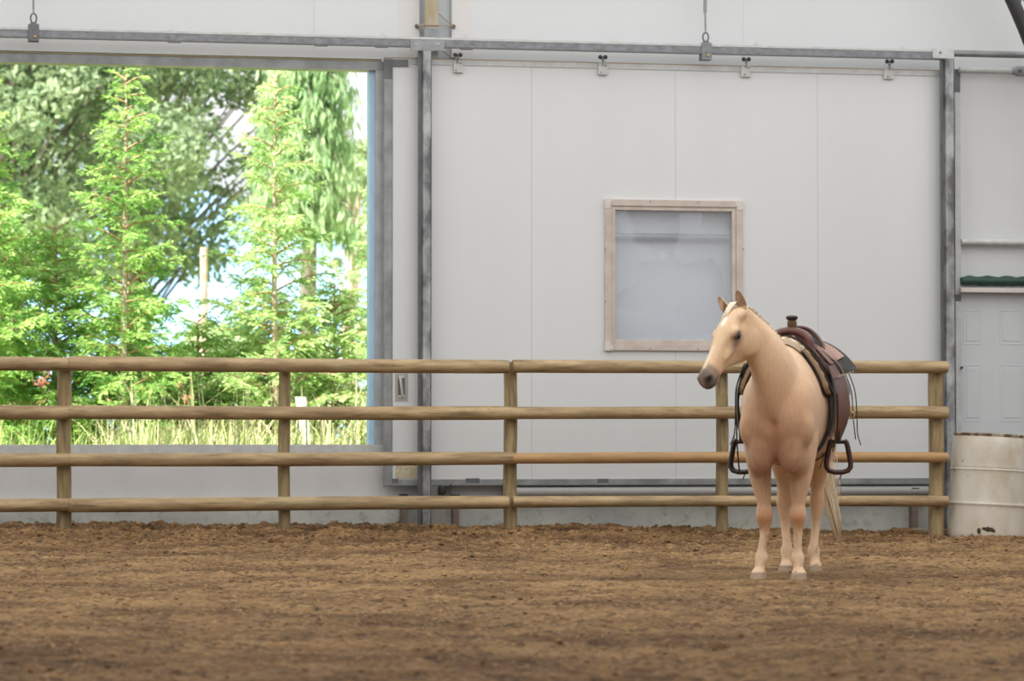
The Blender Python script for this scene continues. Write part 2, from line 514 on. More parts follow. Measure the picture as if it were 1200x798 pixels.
cl = obj('dirt_clods', np.concatenate(cv).tolist(), np.concatenate(cf).tolist(), M['dirt'], smooth=True)
tag(cl, 'small clods of brown dirt scattered over the arena footing', 'dirt', kind='stuff')
# a thin drift of pale small stones
for (px_, py_, Yq) in ((332, 618, -4.2),):
    pass

# ------------------------------------------------------------------ rail fence
fence = empty('rail_fence', (xx(600, 0), 0, float(gheight(xx(600, 0), 0))))
tag(fence, 'four-rail peeled log fence running along the back of the arena', 'fence')
post_px = [(75, 17), (333, 14), (598, 16), (846, 14.5), (1097, 18)]
for i, (p, w) in enumerate(post_px):
    x = xx(p, 0); s = 127 * (1 - 5.3e-5 * (p - 600)); r_ = w / s / 2
    zt = zy(424, 0); g0 = float(gheight(x, 0)) - 0.08
    mb = MB(); rings = []
    for k in range(9):
        z = g0 + (zt - g0) * k / 8
        rr = r_ * (1.02 - 0.04 * k / 8) * (1 + 0.02 * math.sin(k * 2.3 + i))
        rings.append([Vector((x + rr * math.cos(2 * math.pi * j / 20) + 0.004 * math.sin(k + i), rr * math.sin(2 * math.pi * j / 20), z)) for j in range(20)])
    mb.loft(rings)
    auto_smooth(mb.build('post', M['wood_post'], fence))
rail_y = [(421, 437, 430, 'wood'), (476, 491.5, 0, 'wood'), (530, 545, 0, 'wood'), (581.5, 597, 0, 'wood')]
YR = -0.125
segs = [(-560, 80, 0), (75.5, 605, 1), (602, 1110, 2)]
cols = [['wood', 'wood', 'wood'], ['wood', 'wood', 'wood'], ['wood', 'wood', 'wood_orange'], ['wood', 'wood', 'wood']]
for ri, (ya, yb, _, _) in enumerate(rail_y):
    za = zy(ya, YR, 600); zb = zy(yb, YR, 600); zc = (za + zb) / 2; rr = (za - zb) / 2
    for si, (p0, p1, _) in enumerate(segs):
        x0, x1 = xx(p0, YR), xx(p1, YR)
        if si == 1: x0 += 0.035
        if si == 2: x0 -= 0.03 + 0.02 * ((ri * 7) % 3 - 1)
        if si == 1: x1 = xx(602, YR) - 0.032 + 0.02 * ((ri * 7) % 3 - 1)
        n = 26; rings = []
        thick = [1.0, 1.03, 0.96][si] * (1.04 if si == 0 else 1)
        if si == 2 and ri >= 2: thick = 0.86 if ri == 2 else 0.84
        if si == 2 and ri == 0: thick = 0.95
        rad0 = rr * thick
        for k in range(n + 1):
            t = k / n
            x = x0 + (x1 - x0) * t
            q = rad0 * (1 + 0.03 * math.sin(5 * t + ri * 2 + si) + 0.008 * rnd.uniform(-1, 1))
            zo = 0.006 * math.sin(3.1 * t + ri + si * 2) + (0.004 if si == 2 else 0)
            if k in (0, n): q *= 0.93
            xo = x
            rings.append([Vector((xo, YR + q * math.cos(2 * math.pi * j / 20), zc + zo + q * math.sin(2 * math.pi * j / 20))) for j in range(20)])
            if k == 0: rings.append([Vector((xo + 0.008, YR + q / 0.93 * math.cos(2 * math.pi * j / 20), zc + zo + q / 0.93 * math.sin(2 * math.pi * j / 20))) for j in range(20)])
        mb = MB(); mb.loft(rings)
        auto_smooth(mb.build('rail', M[cols[ri][si]], fence), 50)

# ------------------------------------------------------------------ back wall
XL, XRR = -16.0, 20.0
WT = 0.16
x_op = xx(447, YW)                 # right jamb of the opening
z_sill = zy(531, YW, 220); z_head = zy(64, YW, 220)
z_low = zy(583, YW, 500)
ZTOP = 7.0
x_gapl, x_gapr = xx(491, YW), xx(529, YW)
mb = MB()
mb.box((XL, YW, z_head), (x_gapl, YW + WT, ZTOP))          # above the opening
mb.box((x_op, YW, z_low), (x_gapl, YW + WT, z_head))
mb.box((x_gapr, YW, z_low), (XRR, YW + WT, ZTOP))
mb.box((x_gapl, YW + 0.05, z_low), (x_gapr, YW + WT, ZTOP))
wall = mb.build('wall_back', M['fabric'])
tag(wall, 'white fabric back wall of the arena', 'wall', kind='structure')
mb = MB()
mb.box((XL, YW - 0.004, z_low), (x_op, YW + WT, z_sill))
w2 = mb.build('wall_back_lower', M['lowwall'])
tag(w2, 'white lower wall panel under the big opening', 'wall', kind='structure')
mb = MB()
mb.box((XL, YW - 0.05, -0.6), (XRR, YW + WT + 0.1, z_low))
cb = mb.build('trim_1', M['concrete'])
tag(cb, 'weathered grey concrete curb along the foot of the back wall', 'curb', kind='structure')
# ledge band of the lower wall beneath the sliding door
mb = MB()
for a, b_ in ((466, 491), (529, 552)):
    prect(mb, a, -140, b_, 71, YW - 0.004, 0.01)
st = mb.build('trim_2', M['fabric_warm'])
tag(st, 'pale doubled fabric strips beside the wall gap', 'trim', kind='structure')
mb = MB(); mb.box((x_gapr - 0.006, YW - 0.008, zy(71, YW, 529)), (x_gapr + 0.003, YW + 0.05, ZTOP))
mb.box((x_gapl - 0.003, YW - 0.008, zy(71, YW, 491)), (x_gapl + 0.004, YW + 0.05, ZTOP))
tag(mb.build('trim_3', M['seam']), 'thin grey edges of the laced wall gap', 'trim', kind='structure')
mb = MB(); mb.box((x_gapl + 0.005, YW + 0.040, zy(69, YW, 510)), (x_gapr - 0.005, YW + 0.05, ZTOP))
tag(mb.build('trim_4', M['recess']), 'blue-grey recessed strip in the laced wall gap', 'trim', kind='structure')
# faint seams of the upper fabric
mb = MB()
for p in (367, 700 + 413 / 2.4, -180):
    mb.box((xx(p, YW) - 0.002, YW - 0.002, zy(60, YW, p)), (xx(p, YW) + 0.002, YW + 0.004, ZTOP))
tag(mb.build('trim_5', M['recess']), 'faint vertical seams in the upper white wall', 'trim', kind='structure')

# opening frame : header, jamb, sky-tinted edge, sill
fr = empty('opening_frame', (x_op, YW - 0.03, z_sill))
tag(fr, 'galvanised steel frame around the large open doorway', 'frame')
YF = YW - 0.03
mb = MB(); mb.box((XL, YF, zy(77.5, YF, 220)), (xx(450, YF), YW + WT, zy(67, YF, 220)))
auto_smooth(mb.build('header', M['galv'], fr))
mb = MB(); prect(mb, 439.5, 76, 449.5, 523, YF + 0.004, 0.06)
mb.build('jamb', mat('jamb_steel', (0.50, 0.52, 0.54), 0.5, 0.15, var=0.3), fr)
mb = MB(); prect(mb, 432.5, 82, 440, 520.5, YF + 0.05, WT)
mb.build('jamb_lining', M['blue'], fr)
mb = MB(); mb.box((XL, YF, zy(532, YF, 220)), (xx(449.5, YF), YW + WT, zy(521, YF, 220)))
auto_smooth(mb.build('sill', M['galv_pale'], fr))
mb = MB(); mb.box((XL, YF - 0.004, zy(66.5, YF, 220)), (xx(446, YF), YF + 0.03, zy(65.3, YF, 220)))
mb.build('rust_strip', M['rustedge'], fr)

# ------------------------------------------------------------------ sliding door
xdl, xdr = xx(450, YD), xx(1104, YD)
zdb, zdt = zy(567.5, YD, 780), zy(76.0, YD, 780)
door = empty('door_1', (xdl, YD, zdb))
tag(door, 'big white panelled sliding door hung from the overhead track', 'door', kind='structure')
pseam = [459.5, 623, 792, 959, 1104]
wx0, wx1 = xx(708.5, YD), xx(870, YD)         # window hole outline (outer frame)
hx0, hx1 = xx(716, YD), xx(862, YD)
wz1, wz0 = zy(234.5, YD, 790), zy(411, YD, 790)
hz1, hz0 = zy(245, YD, 790), zy(400, YD, 790)
zpt = zy(82, YD, 780); zpb = zy(561, YD, 780)
DT = 0.05
for i in range(4):
    a, b_ = xx(pseam[i], YD), xx(pseam[i + 1], YD)
    a += 0.0025; b_ -= 0.0025
    mb = MB()
    y0, y1 = YD, YD + DT
    if i == 1:
        mb.box((a, y0, zpb), (hx0, y1, zpt)); mb.box((hx0, y0, zpb), (b_, y1, hz0)); mb.box((hx0, y0, hz1), (b_, y1, zpt))
    elif i == 2:
        mb.box((hx1, y0, zpb), (b_, y1, zpt)); mb.box((a, y0, zpb), (hx1, y1, hz0)); mb.box((a, y0, hz1), (hx1, y1, zpt))
    else:
        mb.box((a, y0, zpb), (b_, y1, zpt))
    mb.build('door_panel', M['panel'], door)
mb = MB()
for p in pseam[1:4]:
    x = xx(p, YD)
    if p == 792:
        mb.box((x - 0.003, YD + 0.001, zpb), (x + 0.003, YD + DT, hz0)); mb.box((x - 0.003, YD + 0.001, hz1), (x + 0.003, YD + DT, zpt))
    else:
        mb.box((x - 0.003, YD + 0.001, zpb), (x + 0.003, YD + DT, zpt))
mb.build('seam_strip', M['seam'], door)
mb = MB(); mb.box((xdl, YD - 0.012, zdb), (xx(459, YD), YD + DT, zdt)); mb.build('side_stile', M['galv'], door)
mb = MB(); prect(mb, 449, 78, 459.5, 92, YD - 0.016, 0.01); prect(mb, 449, 69.5, 478, 77.5, YD - 0.018, 0.01)
mb.build('corner_plate', M['galv_dark'], door)
mb = MB(); mb.box((xx(459, YD), YD - 0.010, zpt), (xdr, YD + DT, zdt)); mb.build('top_rail', M['galv_pale'], door)
mb = MB(); mb.box((xdl, YD - 0.010, zdt), (xdr, YD + DT, zdt + 0.010)); mb.build('rust_edge', M['rustedge'], door)
mb = MB(); mb.box((xx(459, YD), YD - 0.0125, zdb), (xdr, YD + DT, zpb)); mb.build('bottom_rail', M['galv'], door)
mb = MB(); mb.box((xdl, YD - 0.022, zdb - 0.008), (xdr, YD + DT, zdb - 0.0005)); mb.build('bottom_lip', M['galv_dark'], door)
mb = MB(); prect(mb, 546, 560.5, 562, 566, YD - 0.014, 0.01); prect(mb, 460, 561, 467, 566.5, YD - 0.014, 0.01); prect(mb, 700, 561, 713, 566, YD - 0.014, 0.01)
mb.build('splice_plate', M['galv_dark'], door)
mb = MB(); prect(mb, 464, 545, 489, 560.2, YD - 0.006, 0.008)
mb.build('chipped_patch', mat('yellowed_chips', (0.62, 0.58, 0.45), 0.7, col2=(0.45, 0.38, 0.22), vscale=20), door)
# window set in the door
wf = MB()
e = 0.006
def frame_ring(mb, x0, x1, z0, z1, w, y0, y1, bev=0.003):
    mb.box((x0, y0, z0), (x0 + w, y1, z1), bev); mb.box((x1 - w, y0, z0), (x1, y1, z1), bev)
    mb.box((x0 + w, y0, z0), (x1 - w, y1, z0 + w), bev); mb.box((x0 + w, y0, z1 - w), (x1 - w, y1, z1), bev)
fo = (hx0 - wx0) * 1.02
frame_ring(wf, wx0, wx1, wz0, wz1, fo, YD - 0.030, YD + 0.004)
wfo = wf.build('window_frame', M['framewood'], door)
fi = MB()
frame_ring(fi, wx0 + fo, wx1 - fo, wz0 + fo, wz1 - fo, 0.040, YD - 0.018, YD + 0.030)
fi.build('inner_frame', M['framewood'], wfo)
sg = MB(); frame_ring(sg, wx0 + fo - 0.004, wx1 - fo + 0.004, wz0 + fo - 0.004, wz1 - fo + 0.004, 0.006, YD - 0.0185, YD - 0.010, 0)
sg.build('frame_groove', M['brownsteel'], wfo)
gp = MB(); gp.box((wx0 + fo + 0.03, YD + 0.010, wz0 + fo + 0.03), (wx1 - fo - 0.03, YD + 0.014, wz1 - fo - 0.03))
gp.build('window_pane', M['glass'], wfo)
ct = MB()
for (cx_, cz_) in ((wx0, wz1), (wx1, wz1), (wx0, wz0), (wx1, wz0)):
    sx = 1 if cx_ == wx0 else -1; sz = 1 if cz_ == wz0 else -1
    ct.box((cx_ - 0.004 * sx, YD - 0.034, cz_ - 0.004 * sz), (cx_ + 0.075 * sx, YD - 0.029, cz_ + 0.05 * sz))
    ct.box((cx_ - 0.003 * sx, YD - 0.0355, cz_ - 0.003 * sz), (cx_ + 0.05 * sx, YD - 0.0285, cz_ + 0.09 * sz))
ct.build('corner_caulk', M['trim'], wfo)
sm = MB()
for (px_, py_) in ((762, 236.5), (818, 237), (709.5, 292), (709.5, 353), (871, 292), (762, 409), (818, 409), (717, 237), (716, 409.5)):
    p = at(px_, py_, YD - 0.031); sm.lathe([(0.006, -0.003), (0.007, 0.001), (0.0, 0.002)][::-1], (p.x, p.y, p.z), 8, 'y')
sm.build('screw', M['brownsteel'], wfo)
# flush pull handle
hp = MB(); prect(hp, 463, 437.5, 478, 470, YD - 0.006, 0.01)
hpo = hp.build('handle_plate', mat('grey_beige_plate', (0.42, 0.39, 0.36), 0.5, 0.2), door)
hb = MB(); prect(hb, 466.5, 440, 474.5, 466.5, YD - 0.010, 0.006); hb.build('handle_recess', M['galv_dark'], hpo)
hg = MB(); pa = at(469, 443, YD - 0.03); pb = at(471.5, 464, YD - 0.03)
hg.tube([pa + Vector((0, 0.025, 0)), pa, pa.lerp(pb, 0.5) + Vector((0, -0.01, 0)), pb, pb + Vector((0, 0.025, 0))], 0.012, 10)
prect(hg, 467, 463, 474, 466.5, YD - 0.013, 0.008); prect(hg, 467, 440, 474, 443, YD - 0.013, 0.008)
auto_smooth(hg.build('handle_grip', M['galv_pale'], hpo))
# trolleys that carry the door
for p in (537, 707, 875, 1043):
    k = (p - 537) / 506
    yo = 62 + 7.5 * k
    c = at(p, yo + 4, YP + 0.05)
    t = empty('trolley', (c.x, YD - 0.03, c.z)); t.parent = door
    t.matrix_basis = world_mat(door).inverted() @ Matrix.Translation((c.x, YD - 0.03, c.z))
    mb = MB(); prect(mb, p - 5.5, yo + 9, p + 5.5, yo + 23, YD - 0.030, 0.018, bev=0.003); mb.build('trolley_plate', M['galv_pale'], t)
    mb = MB()
    for sx in (-2.9, 2.9):
        q = at(p + sx - 0.5, yo + 2.5, YP + 0.02)
        mb.lathe([(0.0, -0.012), (0.019, -0.012), (0.022, 0.0), (0.019, 0.012), (0.0, 0.012)], (q.x, q.y, q.z), 14, 'y')
    mb.build('trolley_wheels', M['black'], t)
    mb = MB(); q = at(p - 0.5, yo + 2, YD - 0.045); q2 = at(p - 0.5, yo + 12, YD - 0.04); mb.tube([q, q2], 0.007, 8)
    q = at(p - 0.5, yo + 6, YD - 0.045); mb.ell(q, (0.014, 0.012, 0.012), seg=10, rings_=6)
    for sx, sy in ((3, 12), (-2.5, 20)):
        q = at(p + sx, yo + sy, YD - 0.035); mb.ell(q, (0.009, 0.006, 0.009), seg=8, rings_=6)
    mb.build('trolley_bolt', M['galv'], t)

# ------------------------------------------------------------------ overhead track
ztk1, ztk0 = zy(46.5, YP, 600), zy(57.3, YP, 600)
tk = empty('overhead_track', (xx(600, YP), YP, ztk0))
tag(tk, 'long galvanised box track across the top carrying the sliding door', 'track')
mb = MB()
xa, xb = XL, xx(1110, YP)
zt, zb_ = ztk1, ztk0
mb.box((xa, YP, zt - 0.006), (xb, YP + 0.09, zt)); mb.box((xa, YP, zb_), (xb, YP + 0.008, zt)); mb.box((xa, YP + 0.082, zb_), (xb, YP + 0.09, zt))
mb.box((xa, YP, zb_), (xb, YP + 0.032, zb_ + 0.005)); mb.box((xa, YP + 0.058, zb_), (xb, YP + 0.09, zb_ + 0.005))
mb.build('rail_channel', M['track'], tk)
mb = MB(); mb.box((xa, YP - 0.003, zt - 0.018), (xb, YP + 0.004, zt + 0.003)); mb.build('top_flange', M['galv_pale'], tk)
mb = MB(); mb.box((xa, YP - 0.003, zb_ - 0.006), (xb, YP + 0.004, zb_ + 0.006)); mb.build('bottom_flange', M['galv_dark'], tk)
for (p, yb) in ((203, 50.5), (376, 56), (447, 58), (547, 60.5)):
    mb = MB(); x = xx(p, YP); mb.box((x - 0.06, YP - 0.004, zb_ - 0.016), (x + 0.06, YP + 0.04, zb_ - 0.004)); mb.build('splice_tab', M['galv_dark'], tk)
for p in (202, 292, 449, 547, 720, 889, 1062):
    mb = MB(); x = xx(p, YP)
    mb.box((x - 0.045, YP + 0.01, zt), (x + 0.045, YP + 0.05, zt + 0.012))
    mb.tube([(x - 0.03, YP + 0.02, zt + 0.012), (x - 0.01, YP + 0.02, zt + 0.035), (x + 0.0, YP + 0.02, zt + 0.014)], 0.005, 6)
    mb.build('top_clip', M['galv_pale'], tk)
mb = MB(); prect(mb, 480.5, 47, 520.5, 59.5, YP - 0.014, 0.012, bev=0.002); mp_ = mb.build('joint_plate', M['galv'], tk)
for p in (487.5, 513.5):
    mb = MB(); q = at(p, 52, YP - 0.016); mb.lathe([(0, -0.008), (0.009, -0.006), (0.011, 0.002), (0, 0.004)], (q.x, q.y, q.z), 10, 'y'); mb.build('bolt', M['galv_pale'], mp_)
mb = MB(); prect(mb, 1095, 56.5, 1120, 68.5, YP - 0.014, 0.012, bev=0.002); mp_ = mb.build('end_plate', M['galv_pale'], tk)
mb = MB(); q = at(1102, 61.5, YP - 0.016); mb.lathe([(0, -0.008), (0.009, -0.006), (0.011, 0.002), (0, 0.004)], (q.x, q.y, q.z), 10, 'y'); mb.build('bolt', M['galv_dark'], mp_)

# rods that hold the track up
for p, y0, lab in ((39.5, 28, 'galvanised hanger rod and clamp on the overhead track above the open doorway'),
              (828.5, 50, 'galvanised hanger rod and clamp on the overhead track above the sliding door window')):
    b0 = at(p, y0 + 20, YP - 0.02)
    t = empty('hanger_rod', (b0.x, YP, b0.z)); tag(t, lab, 'hanger', 'rods holding up the overhead track')
    zc_t = at(p, y0, YP - 0.02).z
    mb = MB(); mb.box((b0.x - 0.05, YP - 0.02, b0.z), (b0.x + 0.05, YP + 0.10, zc_t), 0.004); mb.build('clamp', M['galv_dark'] if p < 100 else M['track'], t)
    mb = MB(); q = at(p + 1.5, y0 + 15, YP - 0.022); mb.lathe([(0, -0.010), (0.012, -0.008), (0.013, 0.002), (0, 0.004)], (q.x, q.y, q.z), 10, 'y'); mb.build('clamp_bolt', M['brass'], t)
    mb = MB()
    zc_ = zc_t + 0.06
    pts = [Vector((b0.x + 0.028 * math.sin(a), YP + 0.03, zc_ + 0.045 * math.cos(a))) for a in np.linspace(0, 2 * math.pi, 17)]
    mb.tube(pts, 0.008, 8); mb.box((b0.x - 0.03, YP + 0.0, zc_t), (b0.x + 0.03, YP + 0.06, zc_t + 0.014))
    auto_smooth(mb.build('hook', M['galv_dark'], t))
    mb = MB(); zq = zc_ + 0.04
    mb.tube([(b0.x, YP + 0.03, zq), (b0.x - 0.005, YP + 0.03, zq + 0.22)], 0.009, 8)
    mb.tube([(b0.x - 0.005, YP + 0.03, zq + 0.20), (b0.x - 0.008, YP + 0.03, ZTOP)], 0.017, 10)
    auto_smooth(mb.build('rod', M['galv'], t))

# ------------------------------------------------------------------ steel posts
def hat_post(name, label, pl, pr, ytop, Y, darkside, zbot):
    x0, x1 = xx(pl, Y), xx(pr, Y)
    t = empty(name, ((x0 + x1) / 2, Y, zbot)); tag(t, label, 'post')
    zt_ = zy(ytop, Y, (pl + pr) / 2)
    mb = MB(); mb.box((x0, Y, zbot), (x1, Y + 0.012, zt_), 0.002); mb.box((x1 - 0.008, Y, zbot), (x1, Y + 0.09, zt_)); mb.box((x0, Y, zbot), (x0 + 0.008, Y + 0.09, zt_))
    mb.build('front_face', M['post'], t)
    mb = MB(); mb.box((x0 - darkside, Y + 0.035, zbot), (x0 + 0.002, Y + 0.045, zt_)); mb.build('side_flange', M['galv_dark'], t)
    return t
gA = float(gheight(xx(498, YP), YP)) - 0.06
hat_post('steel_post', 'galvanised steel door post left of the fence centre, worn dark streaks', 494.5, 505.5, 59.5, YP - 0.02, 0.035, gA)
gB = float(gheight(xx(1112, YP), YP)) - 0.06
hat_post('steel_post', 'galvanised steel post at the right end of the overhead track beside the barrel', 1108.5, 1120, 68.5, YP - 0.02, 0.036, gB)
# narrow jamb right of post B
mb = MB(); prect(mb, 1120.8, 81, 1127, 626, YW - 0.06, 0.06); 
tag(mb.build('trim_6', M['galv_pale']), 'narrow galvanised jamb strip left of the entry door', 'trim', kind='structure')
mb = MB(); prect(mb, 1120.8, 81, 1127, 108, YW - 0.064, 0.06); prect(mb, 1120.8, 345, 1127, 353, YW - 0.064, 0.06)
tag(mb.build('trim_7', M['galv_dark']), 'dark patches on the narrow jamb strip', 'trim', kind='structure')

# building upright behind the lacing
upx0, upx1 = xx(498, YW - 0.14), xx(513.5, YW - 0.14)
up = empty('roof_upright', ((upx0 + upx1) / 2, YW - 0.08, zy(70, YW, 505))); tag(up, 'stained galvanised roof upright rising above the track joint plate', 'upright')
mb = MB(); mb.box((upx0, YW - 0.14, zy(70, YW - .14, 505)), (upx1, YW - 0.05, ZTOP), 0.006)
mb.build('upright_beam', mat('stained_beam', (0.50, 0.49, 0.46), 0.6, 0.15, col2=(0.38, 0.30, 0.17), vscale=2.5, stretch=(2, 2, 0.6)), up)
mb = MB(); prect(mb, 497, 33, 514, 47, YW - 0.145, 0.03); mb.build('upright_sleeve', M['galv'], up)
cd = MB(); Yc = YW - 0.05
g = {'a': at(488.5, 30.5, YW - 0.012), 'b': at(531.5, 31, YW - 0.012), 'c': at(531.5, 69.5, YW - 0.012)}
fa = at(499, 29, YW - 0.15); fb = at(513.5, 29.5, YW - 0.15)
cd.tube([g['a'], fa, fb, g['b']], 0.006, 6)
cd.tube([g['b'], at(513, 15, YW - 0.04), at(506, 8, YW - 0.03)], 0.006, 6)
cd.tube([g['a'], at(497, 38, YW - 0.04), at(506, 48, YW - 0.03)], 0.006, 6)
cd.tube([g['c'], at(520, 60, YW - 0.04), at(508, 48, YW - 0.03)], 0.006, 6)
lc = cd.build('lacing_cord', M['cord'])
tag(lc, 'thin tan lacing cord crossing the wall gap above the track', 'cord')
for key, lab in (('a', 'dark round grommet left of the roof upright'), ('b', 'dark round grommet right of the roof upright above the track'), ('c', 'dark round grommet just under the track by the first trolley')):
    mb = MB(); q = g[key]; mb.lathe([(0.0, -0.012), (0.010, -0.014), (0.020, -0.010), (0.020, 0.004), (0, 0.006)], (q.x, q.y, q.z), 14, 'y')
    tag(auto_smooth(mb.build('grommet', M['brownsteel'])), lab, 'grommet', 'grommets of the wall lacing')

# ------------------------------------------------------------------ right hand bay
def pipe(name, label, p0, p1, ya, yb, Y, m, extra=None):
    zt_, zb2 = zy(ya, Y, (p0 + min(p1, 1200)) / 2), zy(yb, Y, (p0 + min(p1, 1200)) / 2)
    r_ = (zt_ - zb2) / 2; zc = (zt_ + zb2) / 2
    mb = MB(); mb.tube([(xx(p0, Y), Y, zc), (xx(p1, Y), Y, zc)], r_, 20)
    if extra is not None:
        x = xx(extra, Y); mb.box((x - 0.03, Y, zc - r_ - 0.008), (x + 0.03, YW + 0.01, zc + r_ + 0.008))
    o = auto_smooth(mb.build(name, m)); tag(o, label, 'pipe'); return o
pipe('support_pipe', 'round galvanised pipe running right from the track end', 1119, 1330, 59.5, 67.5, YP + 0.04, M['galv'], 1290)
pipe('support_pipe', 'galvanised pipe with flattened bolted end under the upper pipe', 1126, 1187, 79, 86.5, YW - 0.10, M['galv_pale'])
o = bpy.data.objects['support_pipe.001']
mb = MB(); Yq = YW - 0.10; 
x0, x1, x2 = xx(1186, Yq), xx(1193, Yq), xx(1260, Yq); zc = (zy(79, Yq, 1160) + zy(86.5, Yq, 1160)) / 2
mb.loft([[Vector((x, Yq + wy * math.cos(a), zc + wz * math.sin(a))) for a in np.linspace(0, 2 * math.pi, 16, endpoint=False)] for x, wy, wz in ((x0, .030, .031), (x0 + .04, .024, .040), (x1, .012, .052), (x2, .012, .052))])
auto_smooth(mb.build('flattened_end', M['galv'], o))
mb = MB(); q = at(1196, 83, Yq - 0.02); mb.lathe([(0, -0.010), (0.016, -0.008), (0.018, 0.002), (0, 0.004)], (q.x, q.y, q.z), 10, 'y'); mb.build('bolt', M['galv_dark'], o)
pipe('support_pipe', 'galvanised pipe across the wall above the green tarp roll', 1127, 1330, 280, 288.3, YW - 0.06, M['galv_pale'], 1290)
# same pipe passes behind the door window
p_ = pipe('support_pipe', 'galvanised pipe seen through the sliding door window', 718, 900, 274, 282.5, YW - 0.045, M['galv'], 895)
# dark arch rib
ar = empty('arch_rib', at(1200, 50, 0.9)); tag(ar, 'dark curved steel roof rib in the upper right corner', 'arch')
pts = []
c0 = at(1184, 0, 0.9); c1 = at(1207, 50, 0.9)
cen = Vector((c1.x - 6.35, 0.9, c1.z - 2.55)); 
rad_ = (c1 - cen).length
a1 = math.atan2(c1.z - cen.z, c1.x - cen.x)
zf_ = float(gheight(cen.x + rad_, 0.9)) - 0.05
for z in np.linspace(zf_, cen.z - 0.25, 10):
    pts.append(Vector((cen.x + rad_, 0.9, z)))
for a in np.linspace(0.0, a1 + 0.55, 40):
    pts.append(cen + Vector((rad_ * math.cos(a), 0, rad_ * math.sin(a))))
pts = [p for p in pts if p.z < ZTOP - 0.25]
mb = MB(); mb.tube(pts, 0.068, 14); auto_smooth(mb.build('inner_chord', M['darksteel'], ar))
pts2 = [(cen + (p - cen) * (1 + 0.16 / rad_) if p.z > cen.z else p + Vector((0.16, 0, 0))) + Vector((0, 0.06, 0)) for p in pts]
mb = MB(); mb.tube(pts2, 0.03, 12); auto_smooth(mb.build('outer_chord', M['rustedge'], ar))
mb = MB()
for i in range(0, len(pts) - 2, 2):
    mb.tube([pts[i], pts2[i + 1]], 0.02, 8); mb.tube([pts2[i + 1], pts[i + 2]], 0.02, 8)
mb.build('web_struts', M['galv_dark'], ar)

# tarp roll, ledge, entry door
Yt = YW - 0.09
mb = MB(); rings = []
x0, x1 = xx(1127, Yt), xx(1330, Yt); zc = (zy(323.5, Yt, 1160) + zy(336, Yt, 1160)) / 2
for k in range(60):
    t = k / 59; x = x0 + (x1 - x0) * t
    rr = 0.052 * (1 + 0.06 * math.sin(k * 0.9) + 0.04 * math.sin(k * 2.3)) * (0.8 if k < 2 else 1)
    rings.append([Vector((x, Yt + rr * 1.1 * math.cos(a), zc + rr * (1 if math.sin(a) > 0 else 0.85) * math.sin(a) * (1 + 0.1 * math.sin(3 * a + k)))) for a in np.linspace(0, 2 * math.pi, 18, endpoint=False)])
mb.loft(rings)
tag(auto_smooth(mb.build('tarp_roll', M['green']), 60), 'dark green rolled tarp lying on the ledge above the entry door', 'tarp')
mb = MB(); prect(mb, 1127, 337, 1330, 342.5, YW - 0.15, 0.15, pxref=1165)
tag(mb.build('trim_8', M['trim']), 'cream ledge over the entry door', 'trim', kind='structure')
ed = empty('door_2', at(1180, 600, YW - 0.03)); tag(ed, 'pale grey embossed entry door behind the barrel', 'door', kind='structure')
YE = YW - 0.035
mb = MB(); prect(mb, 1127, 343, 1222, 612, YE, 0.035, pxref=1165); mb.build('door_leaf', M['entry'], ed)
for (a, b_) in ((1129, 1150), (1172, 1199)):
    for (c, d) in ((363, 404), (427, 494), (515, 585)):
        mb = MB()
        x0, x1, z1_, z0_ = xx(a, YE), xx(b_, YE), zy(c, YE, 1165), zy(d, YE, 1165)
        frame_ring(mb, x0, x1, z0_, z1_, 0.014, YE - 0.003, YE + 0.002, 0.003)
        mb.box((x0 + 0.035, YE - 0.004, z0_ + 0.035), (x1 - 0.035, YE + 0.002, z1_ - 0.035), 0.0035)
        mb.build('raised_panel', M['entry'], ed)
mb = MB(); q = at(1126.5, 431, YW - 0.07); mb.lathe([(0, -0.03), (0.012, -0.028), (0.014, -0.01), (0.008, 0.0), (0.0, 0.005)], (q.x, q.y, q.z), 12, 'y'); mb.build('lock_knob', M['black'], ed)

# pipe along the foot and angle brackets
pipe('drain_pipe', 'thick grey pipe lying along the curb under the sliding door', 592, 1086, 569.5, 582.5, YW - 0.12, M['galv'])
bpy.data.objects['drain_pipe'].data.materials[0] = mat('grey_plastic_pipe', (0.36, 0.35, 0.345), 0.5, var=0.1)
def bracket(p0, p1, ytop, label, foot=False, cap=True):
    Y = YW - 0.16
    xm = xx((p0 + p1) / 2, Y); gb = float(gheight(xm, Y)) - 0.04
    t = empty('angle_bracket', (xm, Y, gb)); tag(t, label, 'bracket', 'steel angle brackets at the curb')
    x0, x1 = xx(p0, Y), xx(p1, Y); zt_ = zy(ytop, Y, p0)
    mb = MB(); mb.box((x0, Y, gb), (x1, Y + 0.01, zt_)); mb.box((x0 - 0.006, Y, gb), (x0 + 0.002, Y + 0.10, zt_)); mb.build('upright', M['brownsteel'], t)
    if cap:
        mb = MB(); mb.box((x0 - 0.01, Y - 0.01, zt_), (x1 + 0.01, Y + 0.11, zt_ + 0.012)); mb.build('top_plate', M['darksteel'], t)
    if foot:
        mb = MB(); zf = zy(622, Y, p0); mb.box((x0 - 0.01, Y - 0.06, zf), (x1 + 0.05, Y + 0.02, zf + 0.025), 0.003); mb.build('foot_plate', mat('tan_plate', (0.34, 0.28, 0.2), 0.7), t)
bracket(471, 477.5, 580.5, 'brown steel angle bracket on the curb left of the worn steel post')
bracket(531.5, 538, 581, 'brown steel angle bracket on the curb right of the worn steel post')
bracket(1069, 1075.5, 573, 'dark steel bracket with foot plate by the right end fence post', foot=True)
Yg = YD - 0.06
gr = empty('guide_roller', at(519, 581, Yg)); tag(gr, 'black door guide roller under the sliding door bottom rail', 'roller')
